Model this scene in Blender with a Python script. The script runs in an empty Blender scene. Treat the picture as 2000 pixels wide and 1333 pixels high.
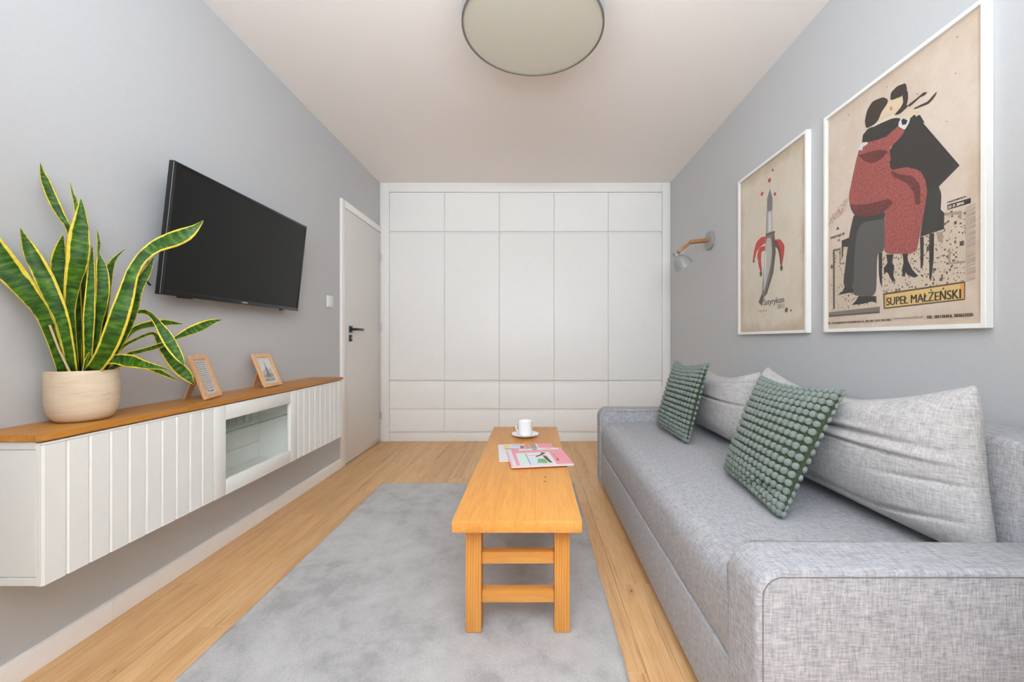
import bpy, bmesh, math, random
from mathutils import Vector, Matrix

random.seed(7)
scene = bpy.context.scene
COL = scene.collection

# ---------------------------------------------------------------- camera, sky, lights, exposure
cam_data = bpy.data.cameras.new('camera')
cam_data.sensor_width = 36.0
cam_data.lens = 14.4
cam_data.shift_x = -0.0205
cam_data.shift_y = -0.00075
cam_data.clip_start = 0.02
camera = bpy.data.objects.new('camera', cam_data)
camera.location = (0, 0, 1.0)
camera.rotation_euler = (math.radians(90), 0, 0)
COL.objects.link(camera)
scene.camera = camera

world = bpy.data.worlds.new('daylight')
scene.world = world
world.use_nodes = True
world.node_tree.nodes['Background'].inputs['Color'].default_value = (0.86, 0.93, 1.0, 1)
world.node_tree.nodes['Background'].inputs['Strength'].default_value = 0.4


def area_light(name, loc, aim, sx, sy, power, color):
    d = bpy.data.lights.new(name, 'AREA')
    d.shape = 'RECTANGLE'
    d.size, d.size_y, d.energy, d.color = sx, sy, power, color
    o = bpy.data.objects.new(name, d)
    o.location = loc
    o.rotation_euler = Vector(aim).to_track_quat('-Z', 'Y').to_euler()
    COL.objects.link(o)
    return o


# daylight through the wide balcony window in the wall behind the camera
area_light('window_daylight', (-0.15, -2.12, 1.36), (0, 1, 0.0), 2.3, 2.0, 4, (0.78, 0.89, 1.0))
# added fill lamp, tilted up at the ceiling to even out the room's light
area_light('ceiling_fill', (-0.05, -1.50, 1.92), (0, 0.64, 1), 2.0, 0.9, 112, (0.775, 0.895, 1.0))
area_light('ceiling_fill_front', (-0.05, 0.10, 1.52), (0, 0.12, 1), 1.5, 0.6, 26, (0.76, 0.89, 1.0))  # second added ceiling fill, set just over the camera

scene.view_settings.view_transform = 'Standard'
scene.view_settings.look = 'None'
scene.view_settings.gamma = 1.0
scene.view_settings.use_curve_mapping = False
scene.view_settings.exposure = 0.65
scene.cycles.max_bounces = 14
scene.cycles.diffuse_bounces = 8
scene.cycles.transparent_max_bounces = 16

# ---------------------------------------------------------------- materials


def srgb(r, g, b):
    def f(c):
        c /= 255.0
        return c / 12.92 if c <= 0.04045 else ((c + 0.055) / 1.055) ** 2.4
    return (f(r), f(g), f(b), 1.0)


class NT:
    def __init__(self, name):
        self.m = bpy.data.materials.new(name)
        self.m.use_nodes = True
        self.t = self.m.node_tree
        self.p = self.t.nodes['Principled BSDF']
        self.out = self.t.nodes['Material Output']

    def n(self, kind, **kw):
        o = self.t.nodes.new(kind)
        for k, v in kw.items():
            if hasattr(o, k):
                setattr(o, k, v)
            else:
                o.inputs[k].default_value = v
        return o

    def l(self, a, b):
        self.t.links.new(a, b)

    def coord(self, which='Object', scale=(1, 1, 1), rot=(0, 0, 0)):
        tc = self.n('ShaderNodeTexCoord')
        mp = self.n('ShaderNodeMapping')
        mp.inputs['Scale'].default_value = scale
        mp.inputs['Rotation'].default_value = rot
        self.l(tc.outputs[which], mp.inputs['Vector'])
        return mp.outputs['Vector']

    def noise(self, vec, scale=5.0, detail=4.0, rough=0.55, dist=0.0):
        o = self.n('ShaderNodeTexNoise')
        o.inputs['Scale'].default_value = scale
        o.inputs['Detail'].default_value = detail
        o.inputs['Roughness'].default_value = rough
        o.inputs['Distortion'].default_value = dist
        if vec is not None:
            self.l(vec, o.inputs['Vector'])
        return o.outputs['Fac']

    def ramp(self, fac, stops):
        o = self.n('ShaderNodeValToRGB')
        els = o.color_ramp.elements
        while len(els) < len(stops):
            els.new(0.5)
        for e, (p, c) in zip(els, stops):
            e.position = p
            e.color = c if len(c) == 4 else (*c, 1)
        self.l(fac, o.inputs['Fac'])
        return o.outputs['Color']

    def mix(self, fac, a, b, blend='MIX'):
        o = self.n('ShaderNodeMix')
        o.data_type = 'RGBA'
        o.blend_type = blend
        for sock, v in ((o.inputs[0], fac), (o.inputs[6], a), (o.inputs[7], b)):
            if hasattr(v, 'is_output'):
                self.l(v, sock)
            else:
                sock.default_value = v
        return o.outputs[2]

    def math(self, op, a, b=None, c=None):
        o = self.n('ShaderNodeMath')
        o.operation = op
        for i, v in enumerate((a, b, c)):
            if v is None:
                continue
            if hasattr(v, 'is_output'):
                self.l(v, o.inputs[i])
            else:
                o.inputs[i].default_value = v
        return o.outputs[0]

    def base(self, c):
        if hasattr(c, 'is_output'):
            self.l(c, self.p.inputs['Base Color'])
        else:
            self.p.inputs['Base Color'].default_value = c

    def rough(self, r):
        self.p.inputs['Roughness'].default_value = r

    def bump(self, h, strength=0.2, dist=0.002):
        o = self.n('ShaderNodeBump')
        o.inputs['Strength'].default_value = strength
        o.inputs['Distance'].default_value = dist
        self.l(h, o.inputs['Height'])
        self.l(o.outputs['Normal'], self.p.inputs['Normal'])


def paint(name, c, rough=0.5, grain=0.03, bump=0.05, scale=60, coat=0.0):
    k = NT(name)
    v = k.coord()
    f = k.noise(v, scale, 3)
    lo = tuple(x * (1 - grain) for x in c[:3]) + (1,)
    hi = tuple(min(1, x * (1 + grain)) for x in c[:3]) + (1,)
    k.base(k.ramp(f, [(0.3, lo), (0.7, hi)]))
    k.rough(rough)
    if bump:
        k.bump(f, bump, 0.001)
    k.p.inputs['Coat Weight'].default_value = coat
    return k.m


def metal(name, c, rough=0.35):
    k = NT(name)
    f = k.noise(k.coord(), 80, 2)
    lo = tuple(x * 0.93 for x in c[:3]) + (1,)
    k.base(k.ramp(f, [(0.3, lo), (0.7, c)]))
    k.p.inputs['Metallic'].default_value = 0.85
    k.rough(rough)
    return k.m


def wood(name, dark, mid, light, axis='Y', grain=1.0, rough=0.42, rings=0.5, knots=0.0, per_object=0.0, ringscale=2.6):
    k = NT(name)
    s = {'X': (1.2, 16, 16), 'Y': (16, 1.2, 16), 'Z': (16, 16, 1.2)}[axis]
    s2 = {'X': (0.35, 6, 6), 'Y': (6, 0.35, 6), 'Z': (6, 6, 0.35)}[axis]
    tc = k.n('ShaderNodeTexCoord')
    src = tc.outputs['Object']
    rnd = None
    if per_object:
        oi = k.n('ShaderNodeObjectInfo')
        rnd = oi.outputs['Random']
        cb = k.n('ShaderNodeCombineXYZ')
        for i, mul in enumerate((7.3, 13.1, 5.7)):
            k.l(k.math('MULTIPLY', rnd, mul), cb.inputs[i])
        va = k.n('ShaderNodeVectorMath')
        va.operation = 'ADD'
        k.l(src, va.inputs[0])
        k.l(cb.outputs[0], va.inputs[1])
        src = va.outputs[0]

    def mapped(sc):
        mp = k.n('ShaderNodeMapping')
        mp.inputs['Scale'].default_value = sc
        k.l(src, mp.inputs['Vector'])
        return mp.outputs['Vector']
    fine = k.noise(mapped(tuple(x * 6 for x in s)), grain, 5, 0.6)
    broad = k.noise(mapped(s2), 1.6, 4, 0.55, 0.6)
    w = k.n('ShaderNodeTexWave')
    w.wave_type = 'BANDS'
    w.bands_direction = 'X' if axis != 'X' else 'Y'
    w.inputs['Scale'].default_value = ringscale
    w.inputs['Distortion'].default_value = 6.0
    w.inputs['Detail'].default_value = 3.0
    w.inputs['Detail Scale'].default_value = 0.4
    k.l(mapped(tuple(x * 0.8 for x in s)), w.inputs['Vector'])
    c1 = k.ramp(broad, [(0.25, dark), (0.5, mid), (0.78, light)])
    c2 = k.ramp(w.outputs['Fac'], [(0.0, dark), (0.55, mid), (1.0, light)])
    # growth lines show on the long faces, the sawn ends stay plain
    ge = k.n('ShaderNodeNewGeometry')
    sn = k.n('ShaderNodeSeparateXYZ')
    k.l(ge.outputs['Normal'], sn.inputs[0])
    na = sn.outputs['XYZ'.index(axis)]
    rf = k.math('MULTIPLY', k.math('SUBTRACT', 1.0, k.math('MULTIPLY', na, na)), rings)
    c = k.mix(rf, c1, c2)
    c = k.mix(0.35, c, k.ramp(fine, [(0.3, dark), (0.55, mid), (0.75, light)]))
    if knots:
        # a few small knots with a dark eye, and thin mineral streaks
        vo = k.n('ShaderNodeTexVoronoi')
        vo.inputs['Scale'].default_value = 1.0
        k.l(mapped({'X': (3.0, 8, 8), 'Y': (8, 3.0, 8), 'Z': (8, 8, 3.0)}[axis]), vo.inputs['Vector'])
        sc = k.n('ShaderNodeSeparateColor')
        k.l(vo.outputs['Color'], sc.inputs[0])
        some = k.math('GREATER_THAN', sc.outputs[0], 0.45)
        kf = k.ramp(vo.outputs['Distance'], [(0.015, (1, 1, 1, 1)), (0.045, (0.25, 0.25, 0.25, 1)), (0.16, (0, 0, 0, 1))])
        kn = tuple(x * 0.25 for x in dark[:3]) + (1,)
        c = k.mix(k.math('MULTIPLY', k.math('MULTIPLY', kf, some), knots), c, kn)
        st = k.noise(mapped({'X': (1.4, 40, 40), 'Y': (40, 1.4, 40), 'Z': (40, 40, 1.4)}[axis]), 1.0, 3, 0.6, 0.4)
        sf = k.ramp(st, [(0.30, (1, 1, 1, 1)), (0.40, (0, 0, 0, 1))])
        c = k.mix(k.math('MULTIPLY', sf, knots * 0.55), c, tuple(x * 0.62 for x in dark[:3]) + (1,))
    if per_object:
        hs = k.n('ShaderNodeHueSaturation')
        hs.inputs['Saturation'].default_value = 1.0
        k.l(k.math('MULTIPLY_ADD', rnd, per_object, 1.0 - per_object / 2), hs.inputs['Value'])
        k.l(c, hs.inputs['Color'])
        c = hs.outputs['Color']
    k.base(c)
    k.rough(rough)
    k.bump(fine, 0.12, 0.0008)
    return k.m


def weave(name, dark, light, scale=1.0, bump=0.35, contrast=(0.3, 0.7), rough=0.95):
    """melange cloth: thin threads along the two directions that lie in the surface"""
    k = NT(name)
    hi, lo = 520 * scale, 60 * scale
    ge = k.n('ShaderNodeNewGeometry')
    sp = k.n('ShaderNodeSeparateXYZ')
    k.l(ge.outputs['Normal'], sp.inputs[0])
    f = None
    for i, sc in enumerate(((hi, lo, lo), (lo, hi, lo), (lo, lo, hi))):
        a = k.noise(k.coord('Object', sc), 1.0, 3, 0.65)
        wgt = k.math('SUBTRACT', 1.0, k.math('MULTIPLY', sp.outputs[i], sp.outputs[i]))
        a = k.math('MULTIPLY', a, wgt)
        f = a if f is None else k.math('ADD', f, a)
    f = k.math('MULTIPLY', f, 0.5)
    k.base(k.ramp(f, [(contrast[0], dark), (contrast[1], light)]))
    k.rough(rough)
    k.p.inputs['Sheen Weight'].default_value = 0.1
    k.p.inputs['Sheen Roughness'].default_value = 0.6
    k.bump(f, bump, 0.001)
    return k.m


def thin_glass(name, tint=(0.96, 0.98, 0.97, 1), refl=0.5, rough=0.02):
    k = NT(name)
    t = k.t
    t.nodes.remove(k.p)
    tr = k.n('ShaderNodeBsdfTransparent')
    tr.inputs['Color'].default_value = tint
    gl = k.n('ShaderNodeBsdfGlossy')
    gl.inputs['Roughness'].default_value = rough
    lw = k.n('ShaderNodeLayerWeight')
    lw.inputs['Blend'].default_value = 0.5
    sch = k.math('MULTIPLY_ADD', k.math('POWER', lw.outputs['Facing'], 5.0), 0.96, 0.04)
    # light uneven polish so that the reflection is not perfectly even
    f = k.noise(k.coord(), 8, 2)
    fac = k.math('MULTIPLY', k.math('MULTIPLY', sch, refl), k.math('MULTIPLY_ADD', f, 0.1, 0.95))
    mx = k.n('ShaderNodeMixShader')
    k.l(fac, mx.inputs[0])
    k.l(tr.outputs[0], mx.inputs[1])
    k.l(gl.outputs[0], mx.inputs[2])
    k.l(mx.outputs[0], k.out.inputs['Surface'])
    return k.m


M = {}
M['wall'] = paint('wall_paint', srgb(194, 195, 196), 0.85, 0.015, 0.06, 90)
M['ceiling'] = paint('ceiling_paint', srgb(243, 237, 233), 0.9, 0.01, 0.04, 90)
M['white'] = paint('white_lacquer', srgb(232, 232, 228), 0.38, 0.008, 0.0, 40)
M['wardrobe'] = paint('wardrobe_lacquer', srgb(238, 236, 232), 0.42, 0.01, 0.0, 30)
M['trim'] = paint('trim_white', srgb(246, 242, 238), 0.45, 0.01, 0.0, 40)
M['door'] = paint('door_white', srgb(222, 219, 215), 0.4, 0.01, 0.0, 30)
M['frame_white'] = paint('white_frame', srgb(238, 237, 233), 0.45, 0.01, 0.0, 40)
M['black'] = paint('black_metal', srgb(24, 24, 24), 0.4, 0.08, 0.0, 60)
M['tv_body'] = paint('tv_plastic', srgb(20, 20, 21), 0.3, 0.08, 0.0, 60)
M['screen'] = paint('tv_screen', srgb(13, 14, 13), 0.3, 0.05, 0.0, 4)
M['screen'].node_tree.nodes['Principled BSDF'].inputs['Specular IOR Level'].default_value = 0.28
M['logo'] = metal('silver_logo', srgb(200, 200, 200), 0.3)
M['steel'] = metal('brushed_steel', srgb(176, 176, 174), 0.35)
M['lamp_grey'] = paint('lamp_grey_enamel', srgb(150, 150, 148), 0.35, 0.02, 0.0, 40)
M['shade'] = weave('lamp_fabric', srgb(140, 141, 143), srgb(158, 159, 161), 1.2, 0.1)
M['rim'] = paint('shade_rim', srgb(112, 108, 100), 0.6, 0.03, 0.0)
M['diffuser'] = paint('lamp_diffuser', srgb(200, 195, 181), 0.55, 0.01, 0.0, 20)
M['floor_wood'] = wood('oak_laminate', srgb(186, 134, 84), srgb(222, 178, 126), srgb(238, 202, 154), 'Y', 1.0, 0.42, 0.22, 0.8, 0.14)
M['subfloor'] = paint('subfloor', srgb(90, 66, 44), 0.8, 0.05)
M['table_wood'] = wood('honey_pine', srgb(196, 124, 48), srgb(222, 156, 76), srgb(232, 172, 96), 'Y', 1.0, 0.4, 0.45, 0.0, 0.0, 3.2)
M['table_leg'] = wood('honey_pine_upright', srgb(192, 118, 42), srgb(220, 152, 70), srgb(230, 168, 90), 'Z', 1.0, 0.42, 0.55, 0.0)
M['table_rail'] = wood('honey_pine_rail', srgb(196, 124, 48), srgb(222, 156, 76), srgb(232, 172, 96), 'X', 1.0, 0.42, 0.5, 0.0)
M['counter'] = wood('oiled_oak', srgb(146, 88, 26), srgb(194, 130, 48), srgb(218, 158, 76), 'Y', 1.0, 0.4, 0.35, 0.5)
M['frame_wood'] = wood('pale_pine_frame', srgb(208, 156, 104), srgb(226, 178, 128), srgb(236, 194, 148), 'Z', 1.0, 0.5, 0.4, 0.0)
M['lamp_wood'] = wood('lamp_arm_wood', srgb(136, 82, 40), srgb(172, 112, 60), srgb(196, 140, 88), 'X', 1.0, 0.4, 0.4, 0.0)
M['sofa'] = weave('sofa_melange', srgb(112, 113, 117), srgb(196, 195, 198), 0.66, 0.3)
M['sofa_dark'] = weave('sofa_seam', srgb(92, 92, 94), srgb(130, 130, 131), 0.8, 0.3)
M['cushion'] = weave('cushion_linen', srgb(136, 134, 135), srgb(214, 211, 209), 0.62, 0.3)
M['green'] = weave('green_cover', srgb(34, 44, 24), srgb(66, 78, 48), 1.0, 0.4)
M['bobble'] = weave('green_bobble', srgb(80, 90, 83), srgb(148, 158, 150), 1.3, 0.6, (0.3, 0.7))
M['porcelain'] = paint('porcelain', srgb(240, 240, 240), 0.15, 0.004, 0.0, 20, 0.4)
M['glass'] = thin_glass('clear_pane', (0.985, 0.992, 0.986, 1), 0.4)
M['pane'] = thin_glass('picture_pane', (0.985, 0.985, 0.985, 1), 0.5, 0.25)
M['shelf_glass'] = thin_glass('green_shelf_glass', (0.945, 0.972, 0.955, 1), 0.4)
M['tumbler'] = thin_glass('tumbler_glass', (0.972, 0.985, 0.976, 1), 1.0, 0.08)
M['glass_edge'] = paint('glass_edge', srgb(96, 128, 116), 0.2, 0.05, 0.0)
M['stone_soil'] = paint('potting_soil', srgb(60, 46, 34), 0.95, 0.3, 0.6, 120)
M['stalk'] = paint('dry_stalk', srgb(206, 180, 140), 0.8, 0.1, 0.2, 90)


def pot_material():
    k = NT('cream_pot')
    f = k.noise(k.coord('Object', (3, 3, 26)), 3.0, 5, 0.6, 0.8)
    g = k.noise(k.coord('Object', (1, 1, 1)), 9.0, 3)
    c = k.ramp(f, [(0.25, srgb(184, 160, 128)), (0.42, srgb(208, 188, 160)), (0.7, srgb(218, 200, 174))])
    k.base(k.mix(0.25, c, k.ramp(g, [(0.3, srgb(206, 186, 158)), (0.7, srgb(234, 220, 200))])))
    k.rough(0.6)
    k.bump(f, 0.12, 0.001)
    return k.m


def leaf_material():
    k = NT('variegated_leaf')
    uv = k.n('ShaderNodeUVMap')
    sp = k.n('ShaderNodeSeparateXYZ')
    k.l(uv.outputs[0], sp.inputs[0])
    mp = k.n('ShaderNodeMapping')
    mp.inputs['Scale'].default_value = (0.9, 34, 1)
    k.l(uv.outputs[0], mp.inputs['Vector'])
    oi = k.n('ShaderNodeObjectInfo')
    cb = k.n('ShaderNodeCombineXYZ')
    k.l(k.math('MULTIPLY', oi.outputs['Random'], 9.0), cb.inputs[0])
    k.l(k.math('MULTIPLY', oi.outputs['Random'], 17.0), cb.inputs[1])
    va = k.n('ShaderNodeVectorMath')
    k.l(mp.outputs[0], va.inputs[0])
    k.l(cb.outputs[0], va.inputs[1])
    bands = k.noise(va.outputs[0], 1.0, 4, 0.6, 0.3)
    wob = k.noise(va.outputs[0], 0.35, 2)
    e = k.math('ABSOLUTE', k.math('SUBTRACT', sp.outputs[0], 0.5))
    e = k.math('ADD', e, k.math('MULTIPLY_ADD', wob, 0.16, -0.08))
    skew = k.math('MULTIPLY_ADD', oi.outputs['Random'], 0.16, -0.08)
    e = k.math('ADD', e, k.math('MULTIPLY', skew, k.math('MULTIPLY_ADD', sp.outputs[0], 2.0, -1.0)))
    green = k.ramp(bands, [(0.36, srgb(26, 56, 4)), (0.5, srgb(48, 88, 8)), (0.64, srgb(80, 120, 20)), (0.78, srgb(128, 156, 46))])
    yel = k.ramp(bands, [(0.3, srgb(206, 178, 24)), (0.7, srgb(228, 210, 84))])
    edge = k.ramp(e, [(0.385, (0, 0, 0, 1)), (0.41, (1, 1, 1, 1))])
    k.base(k.mix(edge, green, yel))
    k.rough(0.45)
    k.p.inputs['Specular IOR Level'].default_value = 0.3
    k.p.inputs['Subsurface Weight'].default_value = 0.0
    k.bump(bands, 0.08, 0.001)
    return k.m


def rug_material():
    k = NT('grey_pile')
    a = k.noise(k.coord('Object', (1, 1, 1)), 3.2, 5, 0.6, 0.7)
    b = k.noise(k.coord('Object', (1, 1, 1)), 240, 3, 0.7)
    c = k.noise(k.coord('Object', (1, 1, 1)), 11, 4, 0.6, 0.4)
    m = k.math('ADD', k.math('MULTIPLY', a, 0.6), k.math('MULTIPLY', c, 0.4))
    col = k.ramp(m, [(0.38, srgb(152, 150, 149)), (0.48, srgb(180, 178, 177)), (0.62, srgb(197, 195, 194))])
    k.base(k.mix(0.28, col, k.ramp(b, [(0.3, srgb(120, 118, 118)), (0.7, srgb(214, 213, 212))])))
    k.rough(1.0)
    k.p.inputs['Sheen Weight'].default_value = 0.25
    k.bump(b, 0.6, 0.004)
    return k.m


def paper_material(name, base, stain, amount=0.5, edge=0.0):
    k = NT(name)
    a = k.noise(k.coord('Object'), 4.0, 6, 0.65, 0.5)
    b = k.noise(k.coord('Object'), 40.0, 4, 0.7)
    c = k.mix(k.math('MULTIPLY', k.ramp(a, [(0.42, (0, 0, 0, 1)), (0.72, (1, 1, 1, 1))]), amount), base, stain)
    c = k.mix(0.18, c, k.ramp(b, [(0.3, stain), (0.6, base)]))
    if edge:
        tc = k.n('ShaderNodeTexCoord')
        sp = k.n('ShaderNodeSeparateXYZ')
        k.l(tc.outputs['Generated'], sp.inputs[0])
        ey = k.math('ABSOLUTE', k.math('SUBTRACT', sp.outputs[1], 0.5))
        ez = k.math('ABSOLUTE', k.math('SUBTRACT', sp.outputs[2], 0.5))
        m = k.math('MAXIMUM', ey, ez)
        m = k.math('ADD', m, k.math('MULTIPLY_ADD', a, 0.22, -0.11))
        c = k.mix(k.math('MULTIPLY', k.ramp(m, [(0.43, (0, 0, 0, 1)), (0.52, (1, 1, 1, 1))]), edge), c, srgb(178, 148, 104))
    k.base(c)
    k.rough(0.7)
    return k.m


def ink(name, c, speck=0.12, c2=None, scale=240, thr=(0.45, 0.6)):
    k = NT(name)
    f = k.noise(k.coord('Object'), scale, 3, 0.6)
    c2 = c2 or tuple(min(1, x * (1 + speck * 2)) for x in c[:3]) + (1,)
    k.base(k.ramp(f, [(thr[0], c), (thr[1], c2)]))
    k.rough(0.7)
    return k.m


M['pot'] = pot_material()
M['leaf'] = leaf_material()
M['rug'] = rug_material()
M['paper_a'] = paper_material('aged_paper', srgb(226, 211, 196), srgb(204, 178, 150), 0.6, 0.25)
M['paper_b'] = paper_material('stained_paper', srgb(228, 218, 202), srgb(208, 186, 150), 0.45, 0.6)
M['paper_c'] = paper_material('white_paper', srgb(222, 222, 220), srgb(206, 206, 204), 0.3)
INK = {
    'pale': ink('ink_pale', srgb(219, 203, 182), 0.1, srgb(206, 188, 166)),
    'tone': ink('ink_tone', srgb(166, 148, 132), 0.1),
    'dark': ink('ink_dark', srgb(92, 82, 74), 0.2),
    'black': ink('ink_black', srgb(60, 57, 55), 0.1),
    'coat': ink('ink_coat', srgb(64, 64, 61), 0.1),
    'trouser': ink('ink_trouser', srgb(92, 90, 87), 0.12),
    'red': ink('ink_red', srgb(126, 66, 62), 0.1, srgb(176, 94, 88), 170, (0.40, 0.47)),
    'maroon': ink('ink_maroon', srgb(92, 52, 48), 0.1, srgb(128, 66, 62), 150, (0.4, 0.55)),
    'cream': ink('ink_cream', srgb(226, 212, 190), 0.04),
    'hair': ink('ink_hair', srgb(66, 58, 50), 0.1),
    'skin': ink('ink_skin', srgb(224, 205, 172), 0.04),
    'blush': ink('ink_blush', srgb(206, 150, 124), 0.04),
    'white': ink('ink_white', srgb(222, 220, 220), 0.03),
    'olive': ink('ink_olive', srgb(126, 118, 104), 0.1),
    'brown': ink('ink_brown', srgb(104, 82, 58), 0.1),
    'gold': ink('ink_gold', srgb(226, 192, 120), 0.03, srgb(232, 200, 136)),
    'amber': ink('ink_amber', srgb(222, 164, 96), 0.04),
    'ink': ink('ink_text', srgb(62, 54, 46), 0.1),
    'silver': ink('ink_silver', srgb(190, 186, 178), 0.06),
    'steel': ink('ink_steel', srgb(112, 110, 106), 0.2, srgb(150, 147, 142), 200),
    'scarlet': ink('ink_scarlet', srgb(196, 62, 54), 0.1),
    'pink': ink('ink_pink', srgb(232, 156, 168), 0.02),
    'rose': ink('ink_rose', srgb(238, 178, 186), 0.02),
    'mint': ink('ink_mint', srgb(206, 226, 214), 0.02),
    'leafy': ink('ink_leafy', srgb(132, 168, 116), 0.1),
    'paleblue': ink('ink_paleblue', srgb(206, 216, 232), 0.02),
    'straw': ink('ink_straw', srgb(232, 208, 150), 0.02),
}

# ---------------------------------------------------------------- mesh helpers
ORG = {}


def tag(o, label=None, cat=None, group=None, kind=None):
    if label:
        o['label'] = label
    if cat:
        o['category'] = cat
    if group:
        o['group'] = group
    if kind:
        o['kind'] = kind
    return o


def thing(name, label, cat, loc, group=None):
    o = bpy.data.objects.new(name, None)
    o.empty_display_size = 0.05
    COL.objects.link(o)
    o.location = loc
    ORG[o.name] = Vector(loc)
    return tag(o, label, cat, group)


def finish(name, me, mats, parent, org, smooth, angle):
    for m in (mats if isinstance(mats, (list, tuple)) else [mats]):
        me.materials.append(m)
    if smooth:
        for p in me.polygons:
            p.use_smooth = True
        me.set_sharp_from_angle(angle=math.radians(angle))
    o = bpy.data.objects.new(name, me)
    COL.objects.link(o)
    ORG[o.name] = Vector(org)
    if parent is not None:
        o.parent = parent
        o.location = Vector(org) - ORG[parent.name]
    else:
        o.location = org
    return o


def mk(name, bm, mats, parent=None, smooth=True, angle=32, org=None):
    """links the world-space bmesh as one object; its origin is the middle of its underside"""
    bmesh.ops.recalc_face_normals(bm, faces=bm.faces) if smooth != 'keep' else None
    if org is None:
        xs = [v.co for v in bm.verts]
        lo = Vector([min(c[i] for c in xs) for i in range(3)])
        hi = Vector([max(c[i] for c in xs) for i in range(3)])
        org = Vector(((lo.x + hi.x) / 2, (lo.y + hi.y) / 2, lo.z))
    org = Vector(org)
    bmesh.ops.translate(bm, verts=bm.verts, vec=-org)
    me = bpy.data.meshes.new(name)
    bm.to_mesh(me)
    bm.free()
    return finish(name, me, mats, parent, org, bool(smooth), angle)


def B():
    return bmesh.new()


def box(bm, x0, x1, y0, y1, z0, z1, bev=0.0, seg=2, mat=None):
    r = bmesh.ops.create_cube(bm, size=1.0)
    vs = r['verts']
    for v in vs:
        v.co.x = x0 if v.co.x < 0 else x1
        v.co.y = y0 if v.co.y < 0 else y1
        v.co.z = z0 if v.co.z < 0 else z1
    if bev > 0:
        es = list({e for v in vs for e in v.link_edges})
        bmesh.ops.bevel(bm, geom=es, offset=bev, segments=seg, affect='EDGES', profile=0.5)
    return bm


def prism(bm, pts, axis, a0, a1):
    """extrudes a 2-D outline along axis: 'X' -> pts are (y,z), 'Y' -> (x,z), 'Z' -> (x,y)"""
    def co(p, a):
        return {'X': (a, p[0], p[1]), 'Y': (p[0], a, p[1]), 'Z': (p[0], p[1], a)}[axis]
    lo = [bm.verts.new(co(p, a0)) for p in pts]
    hi = [bm.verts.new(co(p, a1)) for p in pts]
    n = len(pts)
    bm.faces.new(lo)
    bm.faces.new(hi[::-1])
    for i in range(n):
        bm.faces.new((lo[i], hi[i], hi[(i + 1) % n], lo[(i + 1) % n]))
    return bm


def frame_for(d):
    d = Vector(d).normalized()
    a = Vector((0, 0, 1)) if abs(d.z) < 0.9 else Vector((1, 0, 0))
    u = d.cross(a).normalized()
    return u, d.cross(u).normalized(), d


def lathe(bm, prof, seg=32, base=(0, 0, 0), axis=(0, 0, 1), close=False):
    """revolves (radius, height) pairs about an axis"""
    u, w, d = frame_for(axis)
    base = Vector(base)
    rings = []
    for r, h in prof:
        if r < 1e-6:
            rings.append([bm.verts.new(base + d * h)])
        else:
            rings.append([bm.verts.new(base + d * h + (u * math.cos(2 * math.pi * k / seg) + w * math.sin(2 * math.pi * k / seg)) * r) for k in range(seg)])
    pairs = list(zip(rings, rings[1:]))
    if close:
        pairs.append((rings[-1], rings[0]))
    for a, b in pairs:
        for k in range(seg):
            q = (k + 1) % seg
            if len(a) == 1 and len(b) == 1:
                continue
            if len(a) == 1:
                bm.faces.new((a[0], b[k], b[q]))
            elif len(b) == 1:
                bm.faces.new((a[k], b[0], a[q]))
            else:
                bm.faces.new((a[k], b[k], b[q], a[q]))
    return bm


def tube(bm, pts, r, seg=8):
    pts = [Vector(p) for p in pts]
    rs = r if isinstance(r, (list, tuple)) else [r] * len(pts)
    rings = []
    for i, p in enumerate(pts):
        d = pts[min(i + 1, len(pts) - 1)] - pts[max(i - 1, 0)]
        u, w, _ = frame_for(d)
        rings.append([bm.verts.new(p + (u * math.cos(2 * math.pi * k / seg) + w * math.sin(2 * math.pi * k / seg)) * rs[i]) for k in range(seg)])
    for a, b in zip(rings, rings[1:]):
        for k in range(seg):
            q = (k + 1) % seg
            bm.faces.new((a[k], b[k], b[q], a[q]))
    bm.faces.new(rings[0])
    bm.faces.new(rings[-1][::-1])
    return bm


def obox(bm, base, ex, ey, ez, sx, sy, sz, bev=0.0, seg=2):
    """box spanned by unit axes ex, ey, ez from a corner"""
    t = bmesh.new()
    box(t, 0, sx, 0, sy, 0, sz, bev, seg)
    mt = Matrix((ex, ey, ez)).transposed().to_4x4()
    mt.translation = Vector(base)
    bmesh.ops.transform(t, matrix=mt, verts=t.verts)
    me = bpy.data.meshes.new('tmp')
    t.to_mesh(me)
    t.free()
    bm.from_mesh(me)
    bpy.data.meshes.remove(me)
    return bm


def text_points(s):
    """triangles of a line of lettering, normalised to a unit box"""
    cu = bpy.data.curves.new('tmp_text', 'FONT')
    cu.body = s
    ob = bpy.data.objects.new('tmp_text', cu)
    COL.objects.link(ob)
    dg = bpy.context.evaluated_depsgraph_get()
    me = bpy.data.meshes.new_from_object(ob.evaluated_get(dg))
    vs = [(v.co.x, v.co.y) for v in me.vertices]
    fs = [tuple(p.vertices) for p in me.polygons]
    bpy.data.meshes.remove(me)
    bpy.data.objects.remove(ob)
    bpy.data.curves.remove(cu)
    x0, x1 = min(v[0] for v in vs), max(v[0] for v in vs)
    y0, y1 = min(v[1] for v in vs), max(v[1] for v in vs)
    return [((x - x0) / (x1 - x0), (y - y0) / (y1 - y0)) for x, y in vs], fs


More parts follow.
